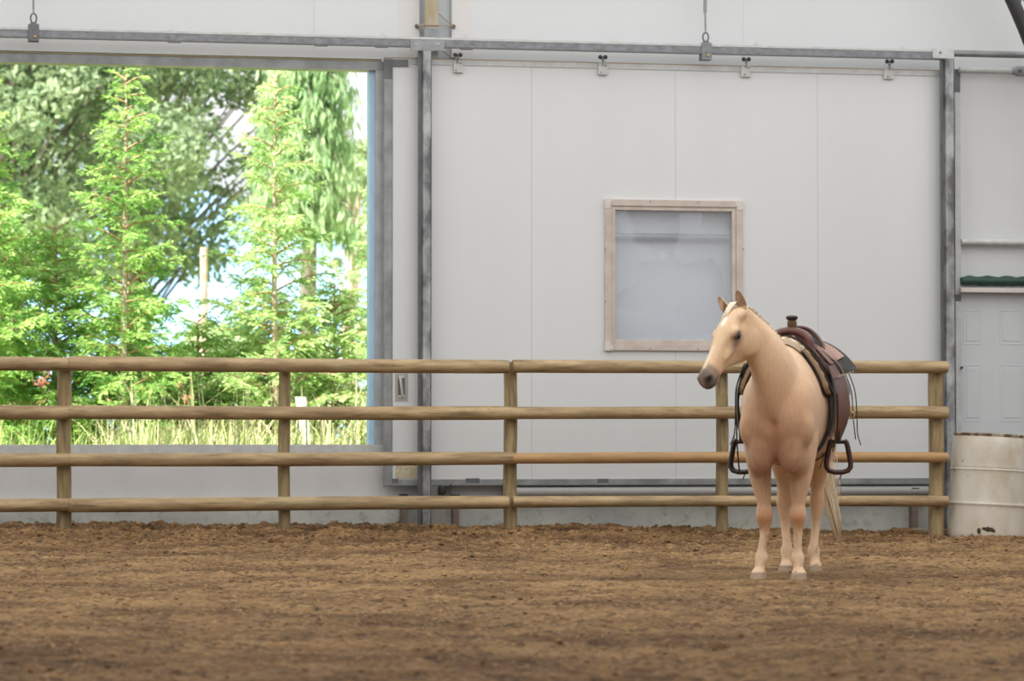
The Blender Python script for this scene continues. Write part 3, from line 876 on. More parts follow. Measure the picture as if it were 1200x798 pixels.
mb = MB(); q = at(518.5, 574.5, Yg); mb.lathe([(0, -0.05), (0.034, -0.045), (0.038, -0.03), (0.038, 0.03), (0.034, 0.045), (0, 0.05)], (q.x, q.y + 0.02, q.z), 18, 'z'); auto_smooth(mb.build('roller_wheel', M['darksteel'], gr))
mb = MB(); prect(mb, 505, 568.5, 515, 615, Yg + 0.04, 0.03); mb.build('roller_stand', mat('dusty_grey_steel', (0.30, 0.29, 0.27), 0.7, 0.1, var=0.2), gr)
mb = MB(); q = at(525, 570.5, Yg); mb.tube([q + Vector((-0.03, 0.02, 0)), q, q + Vector((0.03, 0, 0.02))], 0.009, 6); mb.build('roller_pin', M['darksteel'], gr)

# ------------------------------------------------------------------ barrel
YB = -0.02
bx = xx(1155.5, YB); bz0 = zy(633, YB, 1155) - 0.01; bz1 = zy(509, YB, 1150)
br_ = (xx(1199, YB) - xx(1111, YB)) / 2
H_ = bz1 - bz0
bar = empty('plastic_barrel', (bx, YB, bz0)); tag(bar, 'dirty white plastic barrel standing beside the right end of the fence', 'barrel')
prof = [(0.0, 0.0), (br_ * 0.93, 0.0), (br_ * 0.975, 0.02), (br_, 0.06)]
for k in range(1, 30):
    t = k / 30; z = 0.06 + (H_ - 0.16) * t
    r_ = br_ * (1.0 - 0.035 * t)
    for rb in (0.345, 0.665):
        r_ += 0.009 * math.exp(-((z / H_ - rb) / 0.012) ** 2) 
    prof.append((r_, z))
rt = br_ * 0.955
extra = []
for rb in (0.335, 0.345, 0.355, 0.655, 0.665, 0.675):
    z = rb * H_; extra.append((br_ * (1.0 - 0.035 * (z - 0.06) / (H_ - 0.16)) + 0.009 * (1 if rb in (0.345, 0.665) else 0.3), z))
prof = prof[:4] + sorted(prof[4:] + extra, key=lambda q: q[1])
prof += [(rt, H_ - 0.09), (rt * 0.985, H_ - 0.05), (rt * 0.955, H_ - 0.025)]
mbb = MB(); mbb.lathe(prof + [(rt * 0.95, H_ - 0.02), (0.0, H_ - 0.025)], (0, 0, 0), 64)
shell = mbb.build('barrel_shell', M['barrel'], bar, local=True); auto_smooth(shell, 50)
mbb = MB(); mbb.lathe([(rt * 0.90, H_ - 0.024), (rt * 0.955, H_ - 0.028), (rt * 0.985, H_ - 0.012), (rt * 0.98, H_ + 0.0), (rt * 0.94, H_ + 0.004), (rt * 0.90, H_ - 0.005)], (0, 0, 0), 64)
rim = mbb.build('barrel_rim', mat('grimy_rim', (0.55, 0.47, 0.37), 0.7, col2=(0.14, 0.09, 0.05), vscale=9, ramp=(0.45, 0.6)), bar, local=True); auto_smooth(rim, 60)
bar.rotation_euler = (R(0.4), R(3.0), R(20))
# mud splat on the barrel
mbb = MB(); nA = 16
aim = math.atan2(CAM.y - YB, CAM.x - bx) - R(20)
for (da, zz, wa, hh) in ((0.02, 0.115, 0.16, 0.02), (-0.2, 0.095, 0.05, 0.035), (0.16, 0.10, 0.05, 0.014)):
    ring = []
    V = []
    c_r = br_ + 0.004
    V.append((c_r * math.cos(aim + da), c_r * math.sin(aim + da), zz))
    for k in range(nA):
        t = 2 * math.pi * k / nA; w_ = wa * (0.8 + 0.4 * rnd.random()); h_ = hh * (0.7 + 0.6 * rnd.random())
        a = aim + da + w_ * math.cos(t); V.append(((c_r - 0.002) * math.cos(a), (c_r - 0.002) * math.sin(a), zz + h_ * math.sin(t)))
    mbb.add(V, [(0, 1 + k, 1 + (k + 1) % nA) for k in range(nA)])
mbb.build('mud_splat', M['mud'], bar, local=True)

# ------------------------------------------------------------------ outdoors
OG = 0.25
mb = MB(); mb.V = [Vector(v) for v in ((-150, YW + 0.2, OG), (200, YW + 0.2, OG), (200, 390, OG), (-150, 390, OG))]; mb.F = [(0, 1, 2, 3)]
tag(mb.build('ground_outside', M['field']), 'sunlit grassy ground outside the arena', 'ground', kind='structure')
# hills
rings = []
V = []; Fc = []; nh = 80
for i in range(nh):
    x = -260 + 620 * i / (nh - 1)
    h = 24 + 7 * math.sin(x * 0.021 + 1) + 3 * math.sin(x * 0.07) + 1.5 * math.sin(x * 0.19)
    V += [Vector((x, 350, -1)), Vector((x, 372, h * 0.75)), Vector((x, 385, h))]
for i in range(nh - 1):
    for j in range(2):
        Fc.append((i * 3 + j, i * 3 + 3 + j, i * 3 + 4 + j, i * 3 + 1 + j))
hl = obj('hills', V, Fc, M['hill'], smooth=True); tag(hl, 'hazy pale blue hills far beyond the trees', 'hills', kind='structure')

def spray_tree(name, label, px, Y, ytop, spread, leaf, seed, group, ybase=None, dens=1.0, bark='bark', droop=0.25, fill=1.0, nbr=None, zlow=0.15):
    """western cedar sapling: thin straight trunk, up-swept branches, flat lacy sprays"""
    rg = np.random.RandomState(seed)
    top = at(px, ytop, Y); base = Vector((top.x, Y, OG - 0.05)); Hh = top.z - base.z
    t = empty(name, base); tag(t, label, 'tree', group)
    mb = MB(); pts = []; rads = []
    for k in range(14):
        q = k / 13
        pts.append(base + Vector((0.03 * math.sin(q * 5 + seed) * (1 - q), 0.03 * math.cos(q * 4 + seed), Hh * q)))
        rads.append(0.042 * (1 - q) ** 0.8 + 0.006)
    mb.tube(pts, rads, 8)
    auto_smooth(mb.build('trunk', M[bark], t))
    br = MB(); LV = []; LF = []
    n = nbr or int(78 * dens * Hh / 5)
    for k in range(n):
        q = 0.05 + 0.93 * (k + rg.rand()) / n
        L = spread * (1 - q) ** 0.72 * rg.uniform(0.65, 1.1) + 0.12
        az = k * 2.399 + rg.uniform(-.4, .4)
        rise = rg.uniform(0.2, 0.95)
        h0 = zlow + (Hh - zlow) * q
        d = np.array([math.cos(az), math.sin(az), 0])
        p0 = np.array(base) + np.array([0, 0, h0])
        m_ = 7
        P = []
        for j in range(m_ + 1):
            s = j / m_
            P.append(p0 + d * L * s + np.array([0, 0, L * (rise * s - droop * s * s * 1.6)]))
        br.tube([Vector(p) for p in P], [0.011 * (1 - j / m_) + 0.003 for j in range(m_ + 1)], 4, cap=False)
        side = np.array([-d[1], d[0], 0])
        ntw = max(5, int(L / 0.030))
        for w in range(ntw):
            s = (w + rg.rand()) / ntw
            if s < 0.12: continue
            fidx = s * m_; i0 = min(int(fidx), m_ - 1); pp = P[i0] + (P[i0 + 1] - P[i0]) * (fidx - i0)
            sg_ = 1 if w % 2 else -1
            tl = (0.10 + 0.30 * L * (1 - s) * 0.8 + 0.05 * rg.rand())
            tl = min(tl, 0.42) * rg.uniform(.7, 1.2)
            td = side * sg_ * rg.uniform(0.4, 1.0) + d * rg.uniform(0.4, 1.0) + np.array([0, 0, rg.uniform(-0.8, 0.6)])
            td /= np.linalg.norm(td)
            nl = max(3, int(tl / 0.028))
            pl = np.cross(td, np.array([rg.uniform(-.3, .3), rg.uniform(-.3, .3), 1.0])); pl /= np.linalg.norm(pl)
            for l in range(nl):
                u = (l + 0.5) / nl
                c = pp + td * tl * u + np.array([0, 0, -0.10 * tl * u * u * 2])
                for s2 in (-1, 1):
                    ll = (0.04 + 0.055 * (1 - u)) * rg.uniform(0.7, 1.3)
                    dirl = td * 0.8 + pl * s2 * 0.75 + np.array([0, 0, rg.uniform(-.35, .25)])
                    dirl /= np.linalg.norm(dirl)
                    wv = np.cross(dirl, rg.uniform(-1, 1, 3)); wv = wv / (np.linalg.norm(wv) + 1e-6) * 0.0115
                    b0 = len(LV)
                    LV += [c, c + dirl * ll * 0.5 + wv, c + dirl * ll, c + dirl * ll * 0.5 - wv]
                    LF.append((b0, b0 + 1, b0 + 2, b0 + 3))
    br.build('branches', M['bark_orange'] if bark == 'bark' else M[bark], t)
    obj('foliage', LV, LF, M[leaf], t)
    return t
G1 = 'young cedars outside the open doorway'
spray_tree('cedar_tree', 'tall young cedar with pale trunk in the left half of the doorway', 148, 9.0, 74, 1.02, 'cedar', 3, G1)
spray_tree('cedar_tree', 'tall young cedar with pale trunk in the right half of the doorway', 323, 9.6, 84, 1.0, 'cedar_pale', 8, G1)
spray_tree('cedar_tree', 'tall young cedar cut by the left photo edge', -28, 8.8, 70, 1.15, 'cedar', 5, G1)
spray_tree('cedar_tree', 'young cedar half hidden behind the sky-tinted door jamb', 452, 9.4, 200, 0.75, 'cedar_pale', 9, G1)
G2 = 'low cedars filling in behind the fence'
spray_tree('cedar_shrub', 'low bushy cedar left of the left pale trunk', 66, 9.6, 262, 1.15, 'cedar', 21, G2, dens=1.9)
spray_tree('cedar_shrub', 'low bushy cedar between the two pale trunks', 232, 10.4, 372, 0.95, 'cedar', 22, G2, dens=2.0)
spray_tree('cedar_shrub', 'low bushy cedar right of the right pale trunk', 392, 10.2, 330, 1.0, 'cedar_pale', 23, G2, dens=1.9)
spray_tree('cedar_shrub', 'low bushy cedar at the foot of the left pale trunk', 150, 10.6, 330, 1.1, 'cedar', 24, G2, dens=1.9)
spray_tree('cedar_shrub', 'low bushy cedar at the foot of the right pale trunk', 310, 10.8, 330, 1.05, 'cedar', 25, G2, dens=1.9)
spray_tree('cedar_shrub', 'low bushy cedar at the left photo edge', 0, 10.4, 240, 1.1, 'cedar', 26, G2, dens=1.6)

def leaf_cloud_tree(name, label, px, Y, ytop, crown, leaf, seed, group=None, nblob=26, nleaf=900, size=0.16, bark='bark_dark', low=0.25, gap=1.0, clump=None):
    rg = np.random.RandomState(seed)
    top = at(px, ytop, Y); base = Vector((top.x, Y, OG - 0.1)); Hh = top.z - base.z
    t = empty(name, base); tag(t, label, 'tree', group)
    mb = MB()
    k = 10
    mb.tube([base + Vector((0.15 * math.sin(i * .8 + seed), 0, Hh * 0.8 * i / k)) for i in range(k + 1)], [0.028 * Hh * (1 - i / k) + 0.03 for i in range(k + 1)], 10)
    blobs = []
    for b_ in range(nblob):
        q = low + (1 - low) * rg.rand()
        rmax = crown * math.sin(math.pi * min(1, 0.15 + 0.85 * (q - low) / (1 - low)) ** 0.9) ** 0.6
        a = rg.uniform(0, 6.283); rr = rmax * math.sqrt(rg.rand()) 
        c = np.array(base) + np.array([rr * math.cos(a), rr * math.sin(a), Hh * q * 0.93])
        blobs.append((c, crown * rg.uniform(0.16, 0.32) * gap))
    for c, r_ in blobs:
        z0 = max(0.3, (c[2] - base.z) * 0.6)
        mb.tube([base + Vector((0, 0, min(z0, Hh * .75))), Vector(c)], [0.0035 * Hh, 0.015], 6)
    auto_smooth(mb.build('trunk', M[bark], t))
    A = []
    for c, r_ in blobs:
        n = int(nleaf * (r_ / (crown * 0.25)) ** 2)
        d = rg.normal(size=(n, 3)); d /= np.linalg.norm(d, axis=1)[:, None]
        rad = r_ * rg.rand(n, 1) ** 0.45
        P = c + d * rad * np.array([1.15, 1.15, 0.8])
        A.append(P)
    P = np.concatenate(A); n = len(P)
    u = rg.normal(size=(n, 3)); u /= np.linalg.norm(u, axis=1)[:, None]
    w = np.cross(u, rg.normal(size=(n, 3))); w /= np.linalg.norm(w, axis=1)[:, None]
    s = size * rg.uniform(0.6, 1.3, (n, 1))
    V = np.stack([P - u * s, P + w * s * 0.5, P + u * s, P - w * s * 0.5], 1).reshape(-1, 3)
    Fq = np.arange(4 * n).reshape(n, 4)
    obj('foliage', V.tolist(), Fq.tolist(), M[leaf], t)
    return t
leaf_cloud_tree('broadleaf_tree', 'large dark green broadleaf tree behind the left cedar', 10, 44, -190, 3.9, 'oak', 31, nblob=80, nleaf=400, size=0.11, low=0.33)
leaf_cloud_tree('broadleaf_tree', 'large green broadleaf tree behind the space between the cedars', 160, 50, -190, 4.1, 'oak', 32, nblob=120, nleaf=300, size=0.115, low=0.35, gap=0.85)
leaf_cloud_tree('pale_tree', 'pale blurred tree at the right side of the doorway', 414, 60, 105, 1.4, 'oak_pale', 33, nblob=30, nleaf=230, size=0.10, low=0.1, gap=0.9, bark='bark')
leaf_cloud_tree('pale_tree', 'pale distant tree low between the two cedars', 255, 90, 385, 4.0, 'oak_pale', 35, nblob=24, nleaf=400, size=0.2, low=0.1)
# drooping conifer behind the right cedar
def droop_tree(label, px, Y, ytop, spread, seed):
    rg = np.random.RandomState(seed)
    top = at(px, ytop, Y); base = Vector((top.x, Y, OG - 0.1)); Hh = top.z - base.z
    t = empty('weeping_conifer', base); tag(t, label, 'tree')
    mb = MB(); mb.tube([base, base + Vector((0.1, 0, Hh * .5)), base + Vector((0, 0, Hh))], [0.22, 0.14, 0.03], 10); auto_smooth(mb.build('trunk', M['bark_dark'], t))
    br = MB(); P_ = []; D_ = []
    for k in range(70):
        q = 0.50 + 0.48 * k / 70; L = spread * (1 - q) ** 0.6 * rg.uniform(.7, 1.1) + 0.2; az = k * 2.399
        d = np.array([math.cos(az), math.sin(az), 0]); p0 = np.array(base) + np.array([0, 0, Hh * q])
        prev = p0
        for j in range(1, 9):
            s = j / 8; p = p0 + d * L * s + np.array([0, 0, L * (0.25 * s - 0.75 * s * s)])
            br.tube([Vector(prev), Vector(p)], 0.02 * (1 - s) + 0.008, 4, cap=False)
            for m_ in range(20):
                c = prev + (p - prev) * rg.rand() + rg.normal(size=3) * np.array([.10, .10, .05])
                P_.append(c - np.array([0, 0, rg.rand() * 0.4])); D_.append(np.array([rg.normal() * .25, rg.normal() * .25, -1]))
            prev = p
    br.build('branches', M['bark_dark'], t)
    P = np.array(P_); D = np.array(D_); D /= np.linalg.norm(D, axis=1)[:, None]; n = len(P)
    W = np.cross(D, rg.normal(size=(n, 3))); W /= np.linalg.norm(W, axis=1)[:, None]
    V = np.stack([P, P + D * 0.12 + W * 0.035, P + D * 0.28, P + D * 0.12 - W * 0.035], 1).reshape(-1, 3)
    obj('foliage', V.tolist(), np.arange(4 * n).reshape(n, 4).tolist(), M['drooping'], t)
droop_tree('weeping green conifer rising behind the right cedar', 358, 34, -60, 1.75, 41)
# utility pole
mb = MB(); q = at(239, 290, 40); mb.tube([(q.x, 40, OG - 0.3), (q.x, 40, q.z)], [0.11, 0.08], 12)
tag(auto_smooth(mb.build('utility_pole', M['bark'])), 'pale wooden pole standing far off between the two cedars', 'pole')
# white marker stake leaning in the grass
mk = MB(); a = at(352, 465, 7.5); b_ = at(362, 515, 7.5)
mk.V = []; 
for (c, hw) in ((b_ - Vector((0, 0, 0.25)), 0.05), (a, 0.06)):
    for sx in (-1, 1):
        for sy in (-1, 1): mk.V.append(c + Vector((sx * hw, sy * 0.012, 0)))
mk.F = [(0, 1, 3, 2), (4, 6, 7, 5), (0, 4, 5, 1), (2, 3, 7, 6), (0, 2, 6, 4), (1, 5, 7, 3)]
tag(mk.build('marker_stake', M['whitepaint']), 'small white stake leaning in the grass right of the second pale trunk', 'stake')
# grass
def grass(name, label, n, yr, hr, m, seed, wid, xr, lean=0.35):
    rg = np.random.RandomState(seed); V = []; Fc = []
    for k in range(n):
        Y = rg.uniform(*yr); x = rg.uniform(xr[0], xr[1]); h = rg.uniform(*hr) * (0.6 + 0.8 * rg.rand() ** 2) * (0.75 + 0.5 * math.sin(x * 3.1 + Y) ** 2)
        a = rg.uniform(0, 6.28); l = rg.uniform(0, lean) * h; dx, dy = math.cos(a) * l, math.sin(a) * l
        b0 = len(V); w = wid * rg.uniform(.6, 1.3); wx, wy = w * math.cos(a + 1.5), w * math.sin(a + 1.5)
        for j, (s, ww) in enumerate(((0, 1), (0.4, 0.9), (0.75, 0.6), (1, 0.05))):
            c = (x + dx * s * s, Y + dy * s * s, OG + h * (s - 0.25 * s * s * l / h))
            V += [(c[0] - wx * ww, c[1] - wy * ww, c[2]), (c[0] + wx * ww, c[1] + wy * ww, c[2])]
            if j: Fc.append((b0 + 2 * j - 2, b0 + 2 * j - 1, b0 + 2 * j + 1, b0 + 2 * j))
    o = obj(name, V, Fc, m); tag(o, label, 'grass', kind='stuff')
xl, xr_ = xx(-60, 6) - 0.6, xx(470, 10)
grass('green_grass', 'bright green tall grass growing outside the open doorway', 9000, (2.2, 10), (0.25, 0.70), M['grass'], 51, 0.010, (xl, xr_), lean=0.8)
grass('straw_grass', 'dry straw coloured grass stalks outside the open doorway', 2300, (3.5, 8.5), (0.35, 1.15), M['straw'], 52, 0.006, (xx(120, 6), xr_), lean=1.0)
rg = np.random.RandomState(77); V = []; Fc = []
for k in range(7):
    c = at(rg.choice([50, 55, 46, 250, 215]) + rg.normal() * 9, 452 + rg.normal() * 8, 7.0 + rg.rand())
    for j in range(6):
        p = np.array(c) + rg.normal(size=3) * 0.03; u = rg.normal(size=3) * 0.02; w = rg.normal(size=3) * 0.015; b0 = len(V)
        V += [p - u, p + w, p + u, p - w]; Fc.append((b0, b0 + 1, b0 + 2, b0 + 3))
tag(obj('reddish_weeds', V, Fc, M['orange']), 'sparse reddish weed leaves among the grass', 'weeds', kind='stuff')

# ------------------------------------------------------------------ the palomino horse
BYAW = R(12.5)
FWD = (-DV * math.cos(BYAW) - RV * math.sin(BYAW)).normalized()
hz = math.atan2(FWD.y, FWD.x)
horse = empty('horse', (HP.x, HP.y, -0.046), hz)
tag(horse, 'saddled palomino horse standing on the dirt, head turned aside, white star on forehead', 'horse')

def catmull(P, n):
    """resample rows of control values smoothly; P is (k, d)"""
    P = np.array(P, float); k = len(P)
    out = []
    for i in range(k - 1):
        p0 = P[max(i - 1, 0)]; p1 = P[i]; p2 = P[i + 1]; p3 = P[min(i + 2, k - 1)]
        for j in range(n):
            t = j / n
            out.append(0.5 * ((2 * p1) + (-p0 + p2) * t + (2 * p0 - 5 * p1 + 4 * p2 - p3) * t * t + (-p0 + 3 * p1 - 3 * p2 + p3) * t ** 3))
    out.append(P[-1])
    return np.array(out)

body = MB()
NS = 32
# torso : x, zc, half height up, half height down, half width, top pinch
TORSO = [(0.265, 0.99, .08, .08, .09, 0), (0.225, 1.00, .19, .17, .165, 0), (0.16, 1.02, .27, .25, .215, 0), (0.05, 1.05, .32, .315, .238, .1),
         (-0.10, 1.08, .385, .355, .248, .35), (-0.26, 1.09, .41, .365, .262, .5), (-0.45, 1.08, .385, .355, .288, .35), (-0.65, 1.07, .365, .325, .302, .18),
         (-0.85, 1.09, .355, .285, .292, .1), (-1.03, 1.12, .345, .255, .272, .05), (-1.18, 1.12, .325, .25, .245, .05), (-1.30, 1.08, .29, .24, .20, 0.05), (-1.38, 1.05, .20, .20, .13, 0), (-1.41, 1.04, .10, .10, .06, 0)]
def torso_ring(row, n=NS):
    x, zc, hu, hd, hw, pin = row
    r = []
    for k in range(n):
        a = 2 * math.pi * k / n
        c, s = math.cos(a), math.sin(a)
        up_ = max(c, 0)
        y = hw * math.copysign(abs(s) ** 0.9, s) * (1 - pin * up_ ** 2.0 * 0.75)
        z = zc + (hu if c > 0 else hd) * math.copysign(abs(c) ** (1.0 if c > 0 else .92), c)
        r.append(Vector((x, y, z)))
    return r
body.loft([torso_ring(r) for r in catmull(TORSO, 4)])

# neck
POLL = Vector((0.45, -0.218, 1.695))
US = 0.95
NECK = [(-0.08, 0.0, 1.10, 0.34, 0.19), (0.04, -0.010, 1.20, 0.31, 0.172), (0.14, -0.018, 1.31, 0.245, 0.132), (0.235, -0.052, 1.42, 0.188, 0.100), (0.32, -0.112, 1.515, 0.150, 0.084), (0.385, -0.172, 1.59, 0.130, 0.076), (0.43, -0.203, 1.635, 0.105, 0.070)]
NR = catmull(NECK, 4)
rings = []
for i, (x, y, z, hs, hw) in enumerate(NR):
    a = NR[max(i - 1, 0)]; b_ = NR[min(i + 1, len(NR) - 1)]
    t = Vector((b_[0] - a[0], b_[1] - a[1], b_[2] - a[2])).normalized()
    q = i / (len(NR) - 1)
    yawn = -0.62 * q
    left = Vector((-math.sin(yawn), math.cos(yawn), 0)); left = (left - t * left.dot(t)).normalized()
    top = t.cross(left); 
    if top.z < 0: top = -top
    ring = []
    for k in range(NS):
        an = 2 * math.pi * k / NS; c, s = math.cos(an), math.sin(an)
        wv = hw * s * (1 - 0.42 * max(c, 0) ** 1.5 - 0.10 * max(-c, 0) ** 2)
        ring.append(Vector((x, y, z)) + top * (hs * c) + left * wv)
    rings.append(ring)
body.loft(rings)

# head frame
HAZ, HPT = R(29.5), R(50.8)
U = Vector((math.cos(HPT) * math.cos(HAZ), -math.cos(HPT) * math.sin(HAZ), -math.sin(HPT)))
Vn = Vector((math.sin(HPT) * math.cos(HAZ), -math.sin(HPT) * math.sin(HAZ), math.cos(HPT)))
Wl = Vn.cross(U).normalized()            # towards the horse's left
ROLL = R(-6.5)
Vn, Wl = (Vn * math.cos(ROLL) + Wl * math.sin(ROLL)).normalized(), (Wl * math.cos(ROLL) - Vn * math.sin(ROLL)).normalized()
HO = POLL + Vector((0.0, 0.0, 0.015))
def hp_(u, v, w): return HO + U * (u * US) + Vn * v + Wl * w
HROT = Matrix((U, Wl, Vn)).transposed()
# u, top, bottom, half width upper, half width lower
HEAD = [(-0.055, -.055, -.11, .030, .030), (-0.03, -.018, -.15, .060, .055), (0.03, .008, -.205, .082, .074), (0.10, .018, -.252, .094, .080), (0.17, .022, -.275, .102, .076),
        (0.24, .018, -.262, .094, .066), (0.31, .008, -.212, .075, .052), (0.38, .000, -.165, .060, .044), (0.45, -.004, -.142, .052, .041), (0.51, -.006, -.136, .052, .043),
        (0.56, -.012, -.136, .056, .042), (0.595, -.026, -.128, .050, .038), (0.618, -.050, -.108, .030, .026)]
rings = []
for (u, tp, bt, wu, wl) in catmull(HEAD, 4):
    zc = (tp + bt) / 2; hh = (tp - bt) / 2; ring = []
    for k in range(NS):
        an = 2 * math.pi * k / NS; c, s = math.cos(an), math.sin(an)
        wq = wl + (wu - wl) * (0.5 + 0.5 * c)
        ring.append(hp_(u, zc + hh * math.copysign(abs(c) ** 0.9, c), wq * math.copysign(abs(s) ** 0.8, s)))
    rings.append(ring)
body.loft(rings)
HR3 = HROT
def hell(u, v, w, ru, rw, rv): body.ell(hp_(u, v, w), (ru, rw, rv), HR3)
for sgn in (-1, 1):
    hell(0.205, -.030, .080 * sgn, .045, .030, .026)       # brow
    hell(0.155, -.165, .062 * sgn, .108, .034, .105)       # cheek
    hell(0.320, -.085, .060 * sgn, .080, .016, .016)       # facial crest
    hell(0.570, -.050, .040 * sgn, .034, .024, .030)       # nostril wing
    hell(0.06, -.03, .066 * sgn, .05, .03, .03)
hell(0.535, -.128, 0, .040, .034, .022)                     # chin
hell(0.580, -.085, 0, .036, .040, .034)                     # lip
# chest and shoulder muscles
for s in (-1, 1):
    body.ell((0.165, 0.086 * s, 0.845), (.085, .086, .175), None)
    body.ell((0.07, 0.130 * s, 0.80), (.090, .078, .15), None)
    body.ell((0.13, 0.165 * s, 0.96), (.10, .075, .13), None)
    body.ell((-0.03, 0.160 * s, 1.08), (.14, .085, .20), Matrix.Rotation(R(18), 3, 'Y'))
    body.ell((-0.05, 0.155 * s, 0.88), (.13, .085, .17), None)
    body.ell((-1.10, 0.150 * s, 1.08), (.25, .125, .27), None)
    body.ell((-1.18, 0.135 * s, 0.90), (.15, .095, .20), None)
    body.ell((-0.93, 0.155 * s, 0.93), (.12, .085, .17), None)

def side_y(px, x):
    """local y of something seen at column px and standing at local x"""
    y = 0.0
    for _ in range(12):
        P = HP + FWD * x + Vector((-FWD.y, FWD.x, 0)) * y
        dpt = (P - CAM).dot(DV); rr = (P - CAM).dot(RV)
        y += ((px - 600) / F_PX * dpt - rr) / math.cos(BYAW)
    return y
def leg(rows):
    rings = []
    for (z, x, y, wy, wx) in catmull(rows, 5):
        rings.append([Vector((x + wx * math.cos(2 * math.pi * k / 24), y + wy * math.sin(2 * math.pi * k / 24), z)) for k in range(24)])
    body.loft(rings)
def fore(pk, pf, ph, ytop):
    yk, yf, yh = side_y(pk, 0.01), side_y(pf, 0.0), side_y(ph, 0.03)
    L = lambda t: ytop + (yk - ytop) * t
    leg([(1.02, -.02, ytop * .92, .075, .12), (0.92, -.03, ytop, .083, .128), (0.82, -.03, L(.1), .084, .118), (0.72, -.02, L(.3), .078, .100), (0.62, -.005, L(.55), .066, .080), (0.53, .005, L(.8), .052, .060),
         (0.475, .008, L(.95), .044, .050), (0.435, .012, yk, .053, .056), (0.395, .016, yk, .056, .056), (0.350, .008, yk, .046, .046), (0.31, .000, yk, .031, .039), (0.24, -.002, (yk + yf) / 2, .027, .036), (0.185, -.004, yf, .028, .038),
         (0.150, -.006, yf, .043, .050), (0.122, .000, yf, .043, .048), (0.088, .018, (yf + yh) / 2, .031, .036), (0.060, .030, yh, .041, .046), (0.042, .034, yh, .050, .056), (0.03, .036, yh, .050, .055)])
    # knee bones, tendon
    body.ell((.045, yk + .010, .40), (.022, .030, .038)); body.ell((-.045, yk, .425), (.020, .022, .030)); body.ell((-.042, yf, .135), (.022, .024, .022))
    return yh
yFR = fore(895.5, 892, 888.5, -0.150)
yFL = fore(934.5, 934, 935.5, 0.150)
def hind(pk, pf, ph, ytop, x0):
    xk, xf, xh = x0 - .13, x0 - .05, x0
    yk, yf, yh = side_y(pk, xk), side_y(pf, xf), side_y(ph, xh)
    L = lambda t: ytop + (yk - ytop) * t
    leg([(1.05, x0 + .07, ytop, .10, .17), (0.93, x0 + .07, ytop, .105, .165), (0.82, x0 + .035, L(.25), .095, .135), (0.72, x0 - .025, L(.5), .076, .100), (0.63, x0 - .08, L(.75), .056, .072), (0.56, x0 - .115, L(.95), .044, .062),
         (0.50, xk, yk, .048, .066), (0.45, xk + .010, yk, .047, .058), (0.40, xk + .022, yk, .040, .048), (0.34, xk + .030, yk + (yf - yk) * .3, .032, .040), (0.26, xk + .045, yk + (yf - yk) * .6, .030, .037), (0.19, xf - .012, yf, .031, .040),
         (0.150, xf - .008, yf, .044, .051), (0.12, xf, yf, .042, .048), (0.088, xf + .02, (yf + yh) / 2, .032, .037), (0.060, xh - .006, yh, .040, .044), (0.042, xh, yh, .048, .055), (0.03, xh + .002, yh, .044, .050)])
    body.ell((xk - .045, yk, .535), (.028, .022, .035)); body.ell((xf - .044, yf, .135), (.022, .024, .022)); body.ell((xk + .03, yk - .02, .46), (.03, .03, .04))
    return yh, xh
yHR, xHR = hind(918.5, 921.5, 920.5, -0.135, -1.06)
yHL, xHL = hind(957, 953, 955, 0.135, -1.12)
# tail dock
body.ell((-1.37, 0.01, 1.27), (.06, .035, .06))

raw = body.build('horse_raw', M['hoof'], None, local=True)
md = raw.modifiers.new('r', 'REMESH'); md.mode = 'VOXEL'; md.voxel_size = 0.0095
dg = bpy.context.evaluated_depsgraph_get()
rm = bpy.data.meshes.new_from_object(raw.evaluated_get(dg))
bpy.data.objects.remove(raw)
nv = len(rm.vertices)
co = np.empty(nv * 3); rm.vertices.foreach_get('co', co); co = co.reshape(-1, 3)
ne = len(rm.edges); ed_ = np.empty(ne * 2, dtype=np.int32); rm.edges.foreach_get('vertices', ed_); ed_ = ed_.reshape(-1, 2)
deg = np.bincount(ed_.ravel(), minlength=nv).astype(float)
def lap(c):
    s_ = np.zeros_like(c)
    for d in range(c.shape[1]):
        s_[:, d] = np.bincount(ed_[:, 0], weights=c[ed_[:, 1], d], minlength=nv) + np.bincount(ed_[:, 1], weights=c[ed_[:, 0], d], minlength=nv)
    return s_ / deg[:, None] - c
A_HO, A_U, A_V, A_W = (np.array(v[:]) for v in (HO, U, Vn, Wl))
rel = co - A_HO
hu, hv, hw_ = rel @ A_U / US, rel @ A_V, rel @ A_W
ishead = (hu > -0.02) & (np.abs(hw_) < 0.14) & (hv > -0.30) & (co[:, 2] > 1.1) & (co[:, 0] > 0.30)
wsm = np.where(co[:, 2] < 0.62, 0.25, 1.0)
wsm = np.where(ishead, 0.30, wsm)
lw = np.clip((co[:, 2] - 0.58) / 0.25, 0.12, 1.0); wsm = np.where(ishead, 0.30, lw)
for it in range(26):
    active = wsm if it < 26 else wsm * 0
    f = 0.5 * np.where(wsm < 0.9, np.where(it < 26 * wsm, 1.0, 0.0), 1.0)
    co = co + lap(co) * f[:, None]
